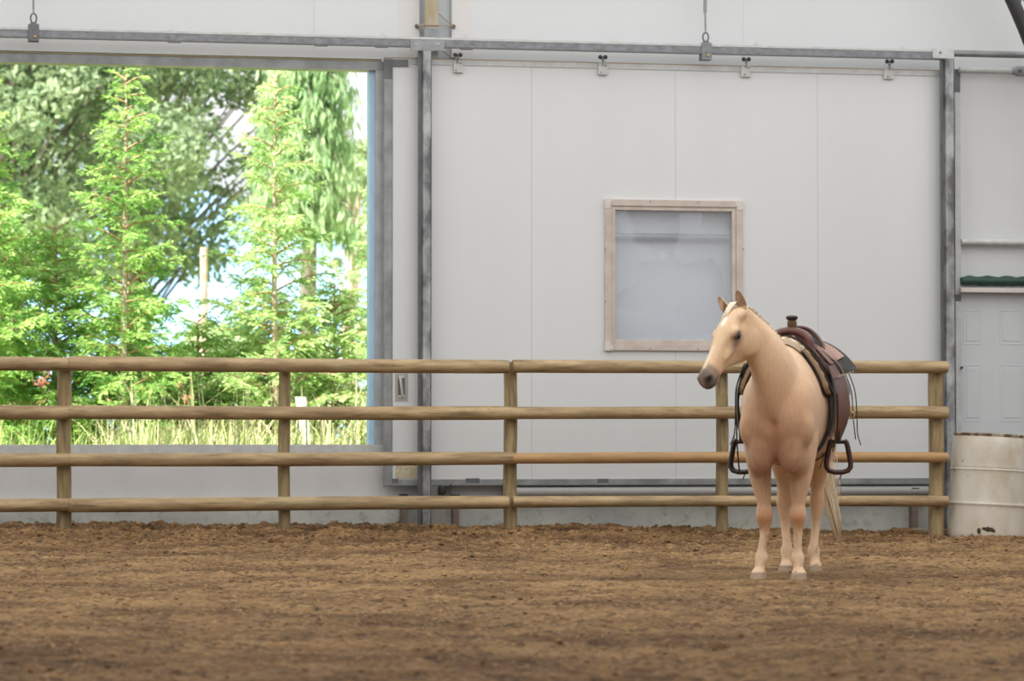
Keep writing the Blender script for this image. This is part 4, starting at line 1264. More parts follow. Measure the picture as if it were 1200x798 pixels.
# sculpting strokes : push in / out along a direction around a point
def stroke(p, rad, amt, direction=None, sq=(1, 1, 1), frame=None):
    global co
    d = co - np.array(p)
    if frame is not None:
        d2 = np.stack([d @ frame[0] / sq[0], d @ frame[1] / sq[1], d @ frame[2] / sq[2]], 1)
    else:
        d2 = d / np.array(sq)
    w_ = np.exp(-np.sum(d2 ** 2, 1) / rad ** 2)
    co = co + w_[:, None] * amt * np.array(direction)
fr_ = (A_U, A_W, A_V)
def H_(u, v, w): return A_HO + A_U * (u * US) + A_V * v + A_W * w
for s in (-1, 1):
    stroke(H_(0.583, -.048, .055 * s), .014, .018, -A_W * s - A_U * .3, (1.3, 1.5, 1.0), fr_)        # nostril
    stroke(H_(0.210, -.062, .105 * s), .017, .012, -A_W * s, (1.4, 2, .8), fr_)                     # eye socket
    stroke(H_(0.30, -.045, .075 * s), .028, .006, -A_W * s, (2.0, 2, .8), fr_)                      # hollow above crest
    stroke(H_(0.10, -.060, .095 * s), .030, .010, -A_W * s, (1.4, 2, 1), fr_)                       # temple hollow
    stroke(H_(0.31, -.150, .055 * s), .030, .008, -A_W * s, (1.6, 2, 1), fr_)                       # behind the jaw bars
    for uu in np.linspace(.50, .61, 8): stroke(H_(uu, -.100 - .05 * (0.61 - uu), .045 * s), .010, .0045, -A_W * s, (1, 2.5, .6), fr_)   # mouth line
for zz in np.linspace(0.74, 0.98, 9):
    stroke((0.27, 0.0, zz), .026, .022, (-1, 0, 0), (2.5, .8, 1))                                   # groove between the breast muscles
for s in (-1, 1):
    for t in np.linspace(0, 1, 6):
        stroke((0.20 - .02 * t, s * (0.115 + .05 * t), 0.80 + 0.17 * t), .028, .010, (-1, 0, 0), (2, 1, 1))
    stroke((0.03, .10 * s, 0.405), .012, .004, (-.5, -s * .5, 0))
for it in range(2): co = co + 0.4 * lap(co)
rm.vertices.foreach_set('co', co.ravel()); rm.update()

# ears are part of the same surface
bm = bmesh.new(); bm.from_mesh(rm)
def add_ear(s, yaw):
    b0 = np.array(hp_(0.012, -0.045, 0.050 if s > 0 else -.066)[:])
    out = (-A_U * 0.62 + A_V * 0.62 + A_W * (-.12 if s > 0 else -.75)); out /= np.linalg.norm(out)
    fw_ = A_V * math.cos(yaw) + A_W * s * math.sin(yaw) + A_U * 0.55; fw_ -= out * (fw_ @ out); fw_ /= np.linalg.norm(fw_)
    sd_ = np.cross(out, fw_)
    Lr = 0.140; NRg = 12; NE = 14
    vs = []
    for i in range(NRg + 1):
        t = i / NRg
        wd = 0.031 * (0.72 + 1.15 * t) * (1 - t) ** 0.62 if t < 1 else 0.0005
        wd = max(wd * 1.18 * (0.55 + 0.45 * min(1, t / .2)), 0.0008)
        cpt = b0 + out * Lr * t + sd_ * (-s) * 0.012 * t * t + fw_ * 0.012 * math.sin(math.pi * t)
        ring = []
        for k in range(NE):
            a = 2 * math.pi * k / NE
            c_, s_ = math.cos(a), math.sin(a)
            dep = 0.85 if c_ < 0 else (-0.30 + 0.25 * abs(s_))          # front side is hollow
            if t < 0.18 and c_ >= 0: dep = 0.5
            ring.append(bm.verts.new((cpt + sd_ * wd * s_ + fw_ * wd * dep * c_).tolist()))
        vs.append(ring)
    for i in range(NRg):
        for k in range(NE):
            bm.faces.new((vs[i][k], vs[i][(k + 1) % NE], vs[i + 1][(k + 1) % NE], vs[i + 1][k]))
    bm.faces.new(vs[-1])
    return b0, out, fw_
EARS = [add_ear(1, 0.45), add_ear(-1, 0.35)]
bmesh.ops.recalc_face_normals(bm, faces=bm.faces[:])
bm.to_mesh(rm); bm.free()
rm.polygons.foreach_set('use_smooth', [True] * len(rm.polygons))
rm.name = 'horse_body'
nv = len(rm.vertices)
co = np.empty(nv * 3); rm.vertices.foreach_get('co', co); co = co.reshape(-1, 3)
nrm = np.empty(nv * 3); rm.vertices.foreach_get('normal', nrm); nrm = nrm.reshape(-1, 3)
rel = co - A_HO; hu, hv, hw_ = rel @ A_U / US, rel @ A_V, rel @ A_W
headm = (hu > -0.05) & (np.abs(hw_) < 0.14) & (hv > -0.30) & (co[:, 0] > 0.30) & (co[:, 2] > 1.05)
def srgb(r, g, b): return np.array([((c / 255 + 0.055) / 1.055) ** 2.4 if c / 255 > 0.04045 else c / 255 / 12.92 for c in (r, g, b)])
C = np.tile(srgb(216, 180, 146), (nv, 1))
def blend(col, w): 
    global C
    w = np.clip(w, 0, 1)[:, None]; C = C * (1 - w) + col * w
def gauss(d, r): return np.exp(-(d / r) ** 2)
n1 = vnoise(co[:, 0] + co[:, 1] * 2.1, co[:, 2] + co[:, 1], 7.0, 61) + 0.5 * vnoise(co[:, 0] * 1.3 + co[:, 1], co[:, 2], 17.0, 62)
blend(srgb(194, 152, 118), 0.38 + n1 * 0.8 * np.clip((co[:, 2] - .5) / .3, 0, 1))
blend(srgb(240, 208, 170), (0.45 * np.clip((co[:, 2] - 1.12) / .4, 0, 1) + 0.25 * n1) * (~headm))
# chest shading painted into the coat: darker brown between and below the muscles
dch = np.sqrt((co[:, 1] / 1.0) ** 2 + ((co[:, 2] - 0.80) / 1.3) ** 2)
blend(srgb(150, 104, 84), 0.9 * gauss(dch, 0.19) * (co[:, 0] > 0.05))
blend(srgb(196, 148, 112), 0.6 * gauss(np.abs(co[:, 1]), 0.17) * gauss(co[:, 2] - .93, .28) * (co[:, 0] > 0.05))
blend(srgb(168, 124, 98), 0.45 * gauss(co[:, 2] - .80, .12) * (co[:, 0] > -.02) * gauss(co[:, 1], .16))
# lower legs paler, knees tan
blend(srgb(232, 200, 165), np.clip((0.36 - co[:, 2]) / 0.1, 0, 0.8))
for (yk, xk, zk) in ((side_y(895.5, 0.01), 0.05, .385), (side_y(934.5, .01), 0.05, .385)):
    d = np.sqrt((co[:, 0] - xk) ** 2 + (co[:, 1] - yk) ** 2 + ((co[:, 2] - zk) / 1.1) ** 2)
    blend(srgb(190, 118, 70), 0.6 * gauss(d, 0.055))
blend(srgb(200, 150, 110), 0.4 * (gauss(co[:, 2] - 0.46, 0.06)) * (co[:, 0] < -0.8))
spot = np.clip((vnoise(co[:, 1] * 3 + co[:, 0], co[:, 2], 22, 63) - 0.30) * 6, 0, 1) * (co[:, 2] < 0.36)
blend(srgb(110, 75, 50), spot * 0.65)
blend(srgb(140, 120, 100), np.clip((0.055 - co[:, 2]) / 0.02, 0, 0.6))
# head
hm = headm.astype(float)
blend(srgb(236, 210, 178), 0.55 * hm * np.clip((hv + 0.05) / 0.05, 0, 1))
blend(srgb(224, 188, 148), 0.5 * hm)
blend(srgb(118, 100, 92), hm * np.clip((hu - 0.44 + 0.15 * n1 + 0.25 * (hv + .03)) / 0.085, 0, 0.75))
blend(srgb(88, 78, 76), hm * np.clip((hu - 0.53 + 0.1 * n1) / 0.05, 0, 0.75))
blend(srgb(226, 178, 158), hm * 0.6 * gauss(np.sqrt((hu - .60) ** 2 + (hw_ * 1.4) ** 2 + (hv + .06) ** 2), .024))
blend(srgb(205, 150, 125), hm * 0.5 * gauss(np.sqrt((hu - .44) ** 2 + (hv + .14) ** 2), .035))
for s in (-1, 1):
    de = np.sqrt(((hu - .217) / 1.25) ** 2 + ((hv + .064) / 1.0) ** 2 + ((hw_ - .10 * s) / 1.5) ** 2)
    blend(srgb(84, 66, 58), hm * 0.95 * gauss(de, 0.034))
    de = np.sqrt(((hu - .265) / 1.4) ** 2 + ((hv + .085) / 0.9) ** 2 + ((hw_ - .09 * s) / 1.5) ** 2)
    blend(srgb(104, 84, 76), hm * 0.8 * gauss(de, 0.030))
    dn = np.sqrt(((hu - .585) / 1.4) ** 2 + ((hv + .048) / 1.2) ** 2 + ((hw_ - .05 * s) / 2) ** 2)
    blend(srgb(25, 20, 20), hm * 1.0 * gauss(dn, 0.017) * 1.3)
    blend(srgb(50, 42, 40), hm * 0.8 * (np.abs(hv + .100 + .05 * (0.61 - hu)) < .006) * (hu > .50) * (hu < 0.61))
blend(srgb(176, 136, 108), hm * 0.55 * gauss(np.sqrt(((hu - .335) / 2.6) ** 2 + ((hv + .105) / .7) ** 2), .016))
star = np.sqrt(((hu - .150) / 1.9) ** 2 + ((hw_ - 0.002) / 0.8) ** 2)
blend(srgb(250, 240, 228), hm * (hv > -.03) * np.clip((0.024 - star) / 0.005, 0, 1))
strip = np.abs(hw_ + 0.002)
blend(srgb(242, 222, 200), hm * (hv > -.05) * 0.6 * np.clip((0.016 - strip) / 0.006, 0, 1) * (hu > .34) * (hu < .52))
for b0, out, fw_ in EARS:
    r_ = co - b0; t = r_ @ out; f = nrm @ fw_
    m_ = (np.linalg.norm(r_, axis=1) < 0.17) & (t > 0.03) & (f > 0.35)
    blend(srgb(128, 94, 76), m_ * (0.8 if b0 is EARS[0][0] else 0.3))
    m2 = (np.linalg.norm(r_, axis=1) < 0.175) & (t > 0.115)
    blend(srgb(150, 110, 84), m2 * 0.6)
ca = rm.color_attributes.new('coat', 'FLOAT_COLOR', 'POINT')
ca.data.foreach_set('color', np.concatenate([C, np.ones((nv, 1))], 1).ravel())
hmt = bpy.data.materials.new('palomino_coat'); hmt.use_nodes = True
nt = hmt.node_tree; b_ = nt.nodes['Principled BSDF']
vc = nt.nodes.new('ShaderNodeVertexColor'); vc.layer_name = 'coat'
tc = nt.nodes.new('ShaderNodeTexCoord'); mp = nt.nodes.new('ShaderNodeMapping'); mp.inputs['Scale'].default_value = (1, 1, 0.35)
n = nt.nodes.new('ShaderNodeTexNoise'); n.inputs['Scale'].default_value = 60; n.inputs['Detail'].default_value = 6
nt.links.new(tc.outputs['Object'], mp.inputs[0]); nt.links.new(mp.outputs[0], n.inputs['Vector'])
mr = nt.nodes.new('ShaderNodeMapRange'); mr.inputs['To Min'].default_value = 0.84; mr.inputs['To Max'].default_value = 1.20
nt.links.new(n.outputs['Fac'], mr.inputs['Value'])
mx = nt.nodes.new('ShaderNodeVectorMath'); mx.operation = 'SCALE'
nt.links.new(vc.outputs['Color'], mx.inputs[0]); nt.links.new(mr.outputs[0], mx.inputs['Scale'])
nt.links.new(mx.outputs[0], b_.inputs['Base Color'])
b_.inputs['Roughness'].default_value = 0.55; b_.inputs['Sheen Weight'].default_value = 0.15; b_.inputs['Specular IOR Level'].default_value = 0.3
bp = nt.nodes.new('ShaderNodeBump'); bp.inputs['Strength'].default_value = 0.25; bp.inputs['Distance'].default_value = 0.004
nt.links.new(n.outputs['Fac'], bp.inputs['Height']); nt.links.new(bp.outputs[0], b_.inputs['Normal'])
rm.materials.clear(); rm.materials.append(hmt)
hb_ = bpy.data.objects.new('horse_body', rm); COL.objects.link(hb_); hb_.parent = horse
BV = BVHTree.FromPolygons([Vector(v) for v in co], [tuple(p.vertices) for p in rm.polygons])

# hooves
def hoof(x, y, sx):
    mb = MB(); rings = []
    for (z, k, fx) in ((0.046, .86, 0.0), (0.036, .93, .004), (0.018, 1.0, .010), (0.003, 1.06, .014), (-0.010, 1.07, .015)):
        ring = []
        for j in range(28):
            a = 2 * math.pi * j / 28
            rx = 0.060 * k * (1.12 if math.cos(a) > 0 else 0.85); ry = 0.051 * k
            ring.append(Vector((x + fx + rx * math.cos(a), y + ry * math.sin(a), z)))
        rings.append(ring)
    mb.loft(rings); auto_smooth(mb.build('hoof', M['hoof'], horse, local=True), 50)
hoof(0.036, yFR, 1); hoof(0.036, yFL, 1); hoof(xHR + .004, yHR, 1); hoof(xHL + .004, yHL, 1)
# eyes
for s in (-1, 1):
    mb = MB(); mb.ell(hp_(0.210, -.061, .0890 * s), (.024, .0150, .0180), HROT)
    e_ = mb.build('eye', M['eye'], horse, smooth=True, local=True)
    lid = MB()
    pts = [hp_(0.210 + .027 * math.cos(t), -.059 + .0175 * math.sin(t), (.0905 + .004 * math.sin(t)) * s) for t in np.linspace(-0.2, math.pi + 0.2, 12)]
    lid.tube(pts, [.003] + [.006] * 10 + [.003], 8)
    lid.build('eyelid', mat('eyelid_skin', (0.10, 0.065, 0.05), 0.6), horse, smooth=True, local=True)

def strands(mb, roots, paths, wid, rgs, seg=4):
    pass
def hair(name, curves, m, parent):
    mb = MB()
    for pts, w_ in curves:
        k = len(pts)
        mb.tube(pts, [w_ * (0.9 - 0.75 * (i / (k - 1)) ** 1.5) + 0.0006 for i in range(k)], 5, cap=True, flat=0.5)
    return mb.build(name, m, parent, smooth=True, local=True)
rg = np.random.RandomState(5)
# mane : lies over the crest to the horse's right with short wisps standing on top
crest = []
for i, (x, y, z, hs, hw) in enumerate(NR):
    a = NR[max(i - 1, 0)]; b2 = NR[min(i + 1, len(NR) - 1)]
    t = Vector((b2[0] - a[0], b2[1] - a[1], b2[2] - a[2])).normalized(); q = i / (len(NR) - 1)
    yawn = -0.62 * q; left = Vector((-math.sin(yawn), math.cos(yawn), 0)); left = (left - t * left.dot(t)).normalized(); top = t.cross(left)
    if top.z < 0: top = -top
    crest.append((Vector((x, y, z)) + top * (hs - 0.006), top, left, t))
crest = crest[3:]
cur = []
for k in range(420):
    f = rg.rand() * (len(crest) - 1.001); i = int(f); u_ = f - i
    p = crest[i][0].lerp(crest[i + 1][0], u_); top, left, t = crest[i][1:]
    p = p + left * rg.uniform(-.016, .016)
    L = rg.uniform(0.10, 0.24); pts = []
    for j in range(8):
        s = j / 7
        a = -2.3 * min(1, s * 1.9)
        off = left * (-1) * (0.040 * math.sin(min(1, s * 2) * math.pi / 2) + 0.065 * s) + top * (0.020 * math.sin(math.pi * min(1, s * 1.6)) ) - Vector((0, 0, 1)) * L * s * s * 0.9 + t * (-0.02 * s)
        pts.append(p + off)
    cur.append((pts, rg.uniform(.004, .008)))
for k in range(260):
    f = rg.rand() * (len(crest) - 1.001); i = int(f); p = crest[i][0].lerp(crest[i + 1][0], f - i); top, left, t = crest[i][1:]
    d = (top * 1.0 + left * rg.uniform(-.7, .7) - t * 0.9).normalized(); L = rg.uniform(.022, .045)
    cur.append(([p - top * .01, p + d * L * .6, p + d * L - Vector((0, 0, .012))], .008))
hair('mane', cur, M['hair'], horse)
cur = []
for k in range(46):
    w0 = rg.uniform(-.036, .022); p = hp_(-0.03 + rg.rand() * .02, .004, w0); L = rg.uniform(.07, .14); pts = []
    for j in range(7):
        s = j / 6; pts.append(hp_(-0.02 + L * s, .012 + .010 * math.sin(math.pi * min(1, .2 + s * .7)), w0 * (1 - .4 * s) - .018 * s))
    cur.append((pts, .0038))
hair('forelock', cur, M['hair'], horse)
cur = []
for k in range(150):
    a = rg.uniform(0, 6.28); r_ = math.sqrt(rg.rand())
    e_x, e_y = r_ * math.cos(a), r_ * math.sin(a)
    pts = []
    Lz = rg.uniform(0.93, 1.04) if rg.rand() > .15 else rg.uniform(.7, .95)
    for j in range(11):
        s = j / 10
        wd = 0.022 + 0.050 * math.sin(math.pi * min(1, s * 0.75)) 
        wd *= (1 - 0.55 * max(0, s - 0.7) / 0.3)
        x = -1.385 - 0.075 * math.sin(math.pi * min(1, s * 1.3)) - 0.0 * s + wd * e_x
        y = 0.015 + 0.165 * s ** 1.2 + wd * e_y * 0.8 + 0.03 * s * s + 0.01 * math.sin(3 * s + k)
        z = 1.29 - (1.29 - 0.235) * (s * Lz)
        pts.append(Vector((x, y, z)))
    cur.append((pts, rg.uniform(.005, .009)))
hair('tail', cur, M['hair'], horse)

# ------------------------------------------------------------------ saddle pad and western saddle
def surf(x, ang, off):
    """point over the horse's barrel: ang from the spine, positive = horse's left"""
    o = Vector((x, 0, 1.10)); d = Vector((0, math.sin(ang), math.cos(ang)))
    hit = BV.ray_cast(o + d * 1.2, -d, 1.2)
    p = hit[0] if hit[0] is not None else o + d * 0.3
    r_ = (p - o).length
    return o + d * (r_ + off)
def smooth_surf(xs, angs, off):
    G = np.array([[(surf(x, a, 0) - Vector((x, 0, 1.10))).length for a in angs] for x in xs])
    for _ in range(4):
        Gp = np.pad(G, 1, mode='edge'); G2 = (Gp[:-2, 1:-1] + Gp[2:, 1:-1] + Gp[1:-1, :-2] + Gp[1:-1, 2:] + 4 * G) / 8
        G = np.maximum(G, G2) * .5 + G2 * .5
    return G
def shell(name, m, parent, xs, angs, off0, off1, flare=None, smooth=True, rnd_=0.07):
    """a curved slab over the barrel, xs rows x angs columns; flare(x,a) adds offset"""
    G = smooth_surf(xs, angs, 0)
    nx_, na = len(xs), len(angs); V = []; Fc = []
    for lay in (off0, off1):
        for i, x in enumerate(xs):
            for j, a in enumerate(angs):
                da = .22; t_ = max(0.0, (abs(a) - (max(abs(q) for q in angs) - da)) / da); ins = rnd_ * (1 - math.sqrt(max(0, 1 - min(1, t_) ** 2)))
                mid = (xs[0] + xs[-1]) / 2; hf = abs(xs[0] - xs[-1]) / 2; xx_ = mid + (x - mid) * (hf - min(ins, hf * .8)) / hf
                e_ = flare(x, a) if flare else 0
                rr = G[i, j] + lay + e_
                if lay == off1 and name in ('pad_felt', 'fleece_tuft', 'fleece_lining'): rr += 0.004 * math.sin(i * 2.1 + j * 1.7)
                V.append(Vector((xx_, rr * math.sin(a), 1.10 + rr * math.cos(a))))
    N = nx_ * na
    for i in range(nx_ - 1):
        for j in range(na - 1):
            a, b2, c, d = i * na + j, i * na + j + 1, (i + 1) * na + j + 1, (i + 1) * na + j
            Fc.append((N + a, N + d, N + c, N + b2)); Fc.append((a, b2, c, d))
    for i in range(nx_ - 1):
        for j in (0, na - 1):
            a, d = i * na + j, (i + 1) * na + j
            Fc.append((a, d, N + d, N + a))
    for j in range(na - 1):
        for i in (0, nx_ - 1):
            a, b2 = i * na + j, i * na + j + 1
            Fc.append((a, N + a, N + b2, b2))
    o = obj(name, V, Fc, m, parent, local=True)
    bmx = bmesh.new(); bmx.from_mesh(o.data); bmesh.ops.recalc_face_normals(bmx, faces=bmx.faces[:]); bmx.to_mesh(o.data); bmx.free()
    if smooth: auto_smooth(o, 45)
    return o
TM = Matrix.Translation((HP.x, HP.y, -0.04)) @ Matrix.Rotation(hz, 4, 'Z')
pad = empty('saddle_pad', (HP.x, HP.y, -0.04), hz)
tag(pad, 'tan wool saddle pad with dark edge lying on the horse under the saddle', 'saddle pad')
AN = lambda a0, a1, n: list(np.radians(np.linspace(a0, a1, n)))
fl_pad = lambda x, a: 0.008 + 0.015 * max(0, (-x - .6) / .3) * (abs(a) / 1.3) ** 2
shell('pad_felt', M['felt'], pad, list(np.linspace(-.20, -.90, 22)), AN(-77, 77, 45), 0.004, 0.034, fl_pad)
shell('pad_edge', M['leather_dark'], pad, list(np.linspace(-.186, -.905, 22)), AN(-79, 79, 45), 0.001, 0.010, fl_pad)
shell('pad_cover', M['leather_dark'], pad, list(np.linspace(-.235, -.92, 20)), AN(-78.5, 78.5, 45), 0.034, 0.046, fl_pad)
# fleece tuft at the withers
shell('fleece_tuft', M['fleece'], pad, list(np.linspace(-.165, -.25, 6)), AN(-17, 20, 15), 0.004, 0.040, None, rnd_=.04)

sad = empty('western_saddle', (HP.x, HP.y, -0.04), hz)
tag(sad, 'red-brown leather western saddle with charcoal seat and wrapped horn on the horse', 'saddle')
SO = 0.02   # saddle sits slightly toward the near side
fl_sk = lambda x, a: 0.006 + 0.070 * max(0, (-x - .52) / .42) ** 1.3 * min(1, abs(a) / 1.0)
for s in (-1, 1):
    an = AN(8 * s, 61 * s, 18)
    shell('skirt', M['leather_dark'] if s < 0 else M['leather'], sad, list(np.linspace(-.27, -.62, 12)), an, 0.055, 0.064, fl_sk)
    shell('rear_skirt', M['suede'], sad, list(np.linspace(-.60, -.98, 14)), AN(6 * s, 58 * s, 18), 0.066, 0.074, fl_sk)
    shell('fleece_lining', M['fleece'], sad, list(np.linspace(-.30, -.965, 16)), AN(5 * s, 59 * s, 16), 0.046, 0.0555, fl_sk)
    shell('rear_jockey', M['leather_pale'], sad, list(np.linspace(-.60, -.90, 10)), AN(14 * s, 44 * s, 12), 0.075, 0.083, fl_sk)
    # seat jockey flap
    shell('seat_jockey', M['leather'], sad, list(np.linspace(-.36, -.66, 10)), AN(12 * s, 46 * s, 12), 0.070, 0.080, lambda x, a: 0.004)
# fork (swell) : an arch thick in x
mb = MB(); rings = []
for k in range(25):
    t = k / 24; a = R(-118) + R(236) * t
    yy = 0.125 * math.sin(a) * (1.0 if abs(math.degrees(a)) < 90 else 1.12); zz = 1.480 + 0.092 * math.cos(a)
    if abs(math.degrees(a)) > 90: zz -= 0.012
    th = 0.030 + 0.006 * abs(math.sin(a)); tx = 0.042 + 0.02 * abs(math.sin(a)) ** 2
    d = Vector((0, math.sin(a), math.cos(a)))
    c = Vector((-.345 - 0.02 * abs(math.sin(a)), yy + SO, zz))
    rings.append([c + Vector((tx * math.cos(b2), 0, 0)) + d * th * math.sin(b2) for b2 in np.linspace(0, 2 * math.pi, 14, endpoint=False)])
mb.loft(rings); fork = auto_smooth(mb.build('fork', M['leather'], sad, local=True), 60)
mb = MB(); rings = []
for k in range(21):
    a = R(-110) + R(220) * k / 20; c = Vector((-.322, 0.100 * math.sin(a) + SO, 1.470 + 0.072 * math.cos(a))); d = Vector((0, math.sin(a), math.cos(a)))
    rings.append([c + Vector((.012 * math.cos(b2), 0, 0)) + d * .014 * math.sin(b2) for b2 in np.linspace(0, 2 * math.pi, 8, endpoint=False)])
mb.loft(rings); mb.build('gullet_binding', M['leather_dark'], fork, smooth=True, local=True)
mb = MB()
rings = []
for k in range(17):
    a = R(-95) + R(190) * k / 16; rings.append([Vector((-.34 - j, (0.098 - .02 * (j > 0.1)) * math.sin(a) + SO, 1.465 + (0.074) * math.cos(a))) for j in (0, .12)])
mb.loft(rings, cap=False, closed=False); mb.build('gullet_lining', M['blackstrap'], fork, local=True)
# horn
hx, hy = -.372, SO + .012
mb = MB(); mb.lathe([(0.0, 1.575), (.034, 1.578), (.028, 1.60), (.0235, 1.618), (.0245, 1.640), (.026, 1.655), (.0, 1.658)], (hx, hy, -.008), 24)
for z in np.arange(1.602, 1.652, .0085): 
    pts = [Vector((hx + .0265 * math.cos(t), hy + .0265 * math.sin(t), z - .008)) for t in np.linspace(0, 2 * math.pi, 17)]
    mb.tube(pts, .0055, 6)
hn = auto_smooth(mb.build('horn', M['rope'], sad, local=True))
mb = MB(); mb.lathe([(0, 1.654), (.030, 1.655), (.0385, 1.664), (.0385, 1.674), (.030, 1.682), (0, 1.685)], (hx + .006, hy, -.008), 28)
auto_smooth(mb.build('horn_cap', M['leather_dark'], hn, local=True), 50)
# seat : dished surface from fork to cantle
nxs, nys = 22, 21
def seat_pt(i, j, off=0):
    t = i / (nxs - 1); q = -1 + 2 * j / (nys - 1)
    x = -.36 - .43 * t
    ctr = 1.525 - 0.050 * math.sin(math.pi * min(1, t * 1.15)) + 0.085 * max(0, (t - .62) / .38) ** 1.6
    half = 0.105 + 0.085 * math.sin(math.pi * min(1, .15 + .55 * t)) 
    edge = -0.105 * (1 - .35 * t)
    w_ = max(0, (t - .55) / .45)
    z = ctr + edge * abs(q) ** 2.0 * (1 - w_) - .125 * w_ * abs(q) ** 2.3
    x2 = x + 0.085 * max(0, (t - .6) / .4) * abs(q) ** 2
    return Vector((x2, SO + half * q, z + off))
V = [seat_pt(i, j, .0) for i in range(nxs) for j in range(nys)] + [seat_pt(i, j, -.025) for i in range(nxs) for j in range(nys)]
N_ = nxs * nys; Fc = []
for i in range(nxs - 1):
    for j in range(nys - 1):
        a, b2, c, d = i * nys + j, i * nys + j + 1, (i + 1) * nys + j + 1, (i + 1) * nys + j
        Fc += [(a, b2, c, d), (N_ + a, N_ + d, N_ + c, N_ + b2)]
for i in range(nxs - 1):
    for j in (0, nys - 1): Fc.append((i * nys + j, (i + 1) * nys + j, N_ + (i + 1) * nys + j, N_ + i * nys + j))
for j in range(nys - 1):
    for i in (0, nxs - 1): Fc.append((i * nys + j, i * nys + j + 1, N_ + i * nys + j + 1, N_ + i * nys + j))
seat = auto_smooth(obj('seat', V, Fc, M['suede'], sad, local=True), 60)
# cantle binding around the back rim
pts = [seat_pt(nxs - 1, j, .004) for j in range(nys)]
pts = [seat_pt(nxs - 5, 0, .002)] + pts + [seat_pt(nxs - 5, nys - 1, .002)]
mb = MB(); mb.tube(pts, [.008] + [.0115] * (len(pts) - 2) + [.008], 10); auto_smooth(mb.build('cantle_binding', M['leather'], sad, local=True))
# cantle back wall
mb = MB(); rings = []
for j in range(nys):
    p = seat_pt(nxs - 1, j); rings.append([p + Vector((-.004, 0, 0)), p + Vector((-.035, 0, 0)) * 1.0, Vector((p.x - .05, p.y * 1.02, min(p.z - .03, 1.455))), Vector((p.x + .02, p.y, min(p.z - .03, 1.455)))])
mb.loft(rings); mb.build('cantle', M['leather'], sad, local=True)
# fenders, stirrups
def ribbon(mb, pts, wx, th, seg=None):
    """flat strap: width along wx vector at each point"""
    rings = []
    for i, (p, w_) in enumerate(zip(pts, wx)):
        t = (pts[min(i + 1, len(pts) - 1)] - pts[max(i - 1, 0)]).normalized(); nn = t.cross(w_).normalized() * th
        rings.append([p - w_ - nn, p + w_ - nn, p + w_ + nn, p - w_ + nn])
    mb.loft(rings)
for s in (-1, 1):
    cx = -.50
    prof = [(1.47, .16, .055), (1.40, .225, .08), (1.30, .278, .095), (1.20, .312, .105), (1.10, .326, .108), (1.02, .325, .098), (0.94, .315, .070), (0.88, .308, .036)]
    rows = catmull(prof, 4); pts = []; wd = []
    for (z, y, w_) in rows:
        a = math.atan2(y * s, z - 1.10)
        pts.append(Vector((cx, s * y + .018 * s * (1 if .95 < z < 1.35 else .3), z))); wd.append(Vector((w_, -s * .22 * w_, 0)))
    # keep outside of pad
    for i, p in enumerate(pts):
        a = math.atan2(p.y, p.z - 1.10)
        q = surf(p.x, a, .062 if p.z > 1.12 else .03)
        r0 = math.hypot(q.y, q.z - 1.10); r1 = math.hypot(p.y, p.z - 1.10)
        if r1 < r0: pts[i] = q
    for _ in range(6):
        pts = [pts[0]] + [Vector((p.x, (a_.y + 2 * p.y + b3.y) / 4, p.z)) for a_, p, b3 in zip(pts, pts[1:], pts[2:])] + [pts[-1]]
    mb = MB(); ribbon(mb, pts, wd, .006)
    fd = auto_smooth(mb.build('fender', M['leather'] if s > 0 else M['leather_dark'], sad, local=True))
    yb = pts[-1].y
    mb = MB(); ribbon(mb, [Vector((cx, yb, .95)), Vector((cx, yb * 1.01, .90)), Vector((cx, yb, .86))], [Vector((.034, 0, 0))] * 3, .012)
    ribbon(mb, [Vector((cx, yb - .008, .925)), Vector((cx, yb + .008, .925))], [Vector((.038, 0, 0))] * 2, .010)
    mb.build('stirrup_strap', M['leather_dark'], fd, local=True)
    # stirrup hangs open towards the front
    mb = MB(); pr = [(-.038, .195), (-.052, .185), (-.060, .155), (-.070, .10), (-.079, .055), (-.078, .025), (-.062, .002), (-.025, -.008), (.025, -.008), (.062, .002), (.078, .025), (.079, .055), (.070, .10), (.060, .155), (.052, .185), (.038, .195)]
    z0 = .675; tw = R(-14 * s)
    P = [Vector((cx + py_ * math.sin(tw), yb + s * 0.0 + py_ * math.cos(tw), z0 + pz)) for py_, pz in pr]
    rings = []
    for i, p in enumerate(P):
        t = (P[min(i + 1, len(P) - 1)] - P[max(i - 1, 0)]).normalized(); w_ = Vector((math.cos(tw), -math.sin(tw), 0)); wxx = .028 if 5 <= i <= 10 else .020
        nn = t.cross(w_).normalized() * .017
        rings.append([p + w_ * wxx * math.cos(b2) + nn * math.sin(b2) for b2 in np.linspace(0, 2 * math.pi, 10, endpoint=False)])
    mb.loft(rings); st_ = auto_smooth(mb.build('stirrup', M['leather_dark'] if s < 0 else mat('oiled_leather', (.055, .018, .014), .35, var=.3), fd, local=True), 60)
    mb = MB(); a_, b2 = Vector((cx + P[0].x - cx, P[0].y, z0 + .188)), Vector((P[-1].x, P[-1].y, z0 + .188)); mb.tube([a_ + (a_ - b2) * .18, b2 + (b2 - a_) * .18], .013, 12); mb.build('stirrup_bar', M['leather_dark'], st_, smooth=True, local=True)
    mb = MB(); mb.tube([Vector((cx, yb + .01, z0 - .008)), Vector((cx, yb + .016, z0 - .03)), Vector((cx, yb + .006, z0 - .055))], .004, 6); mb.build('stirrup_thong', M['blackstrap'], st_, smooth=True, local=True)
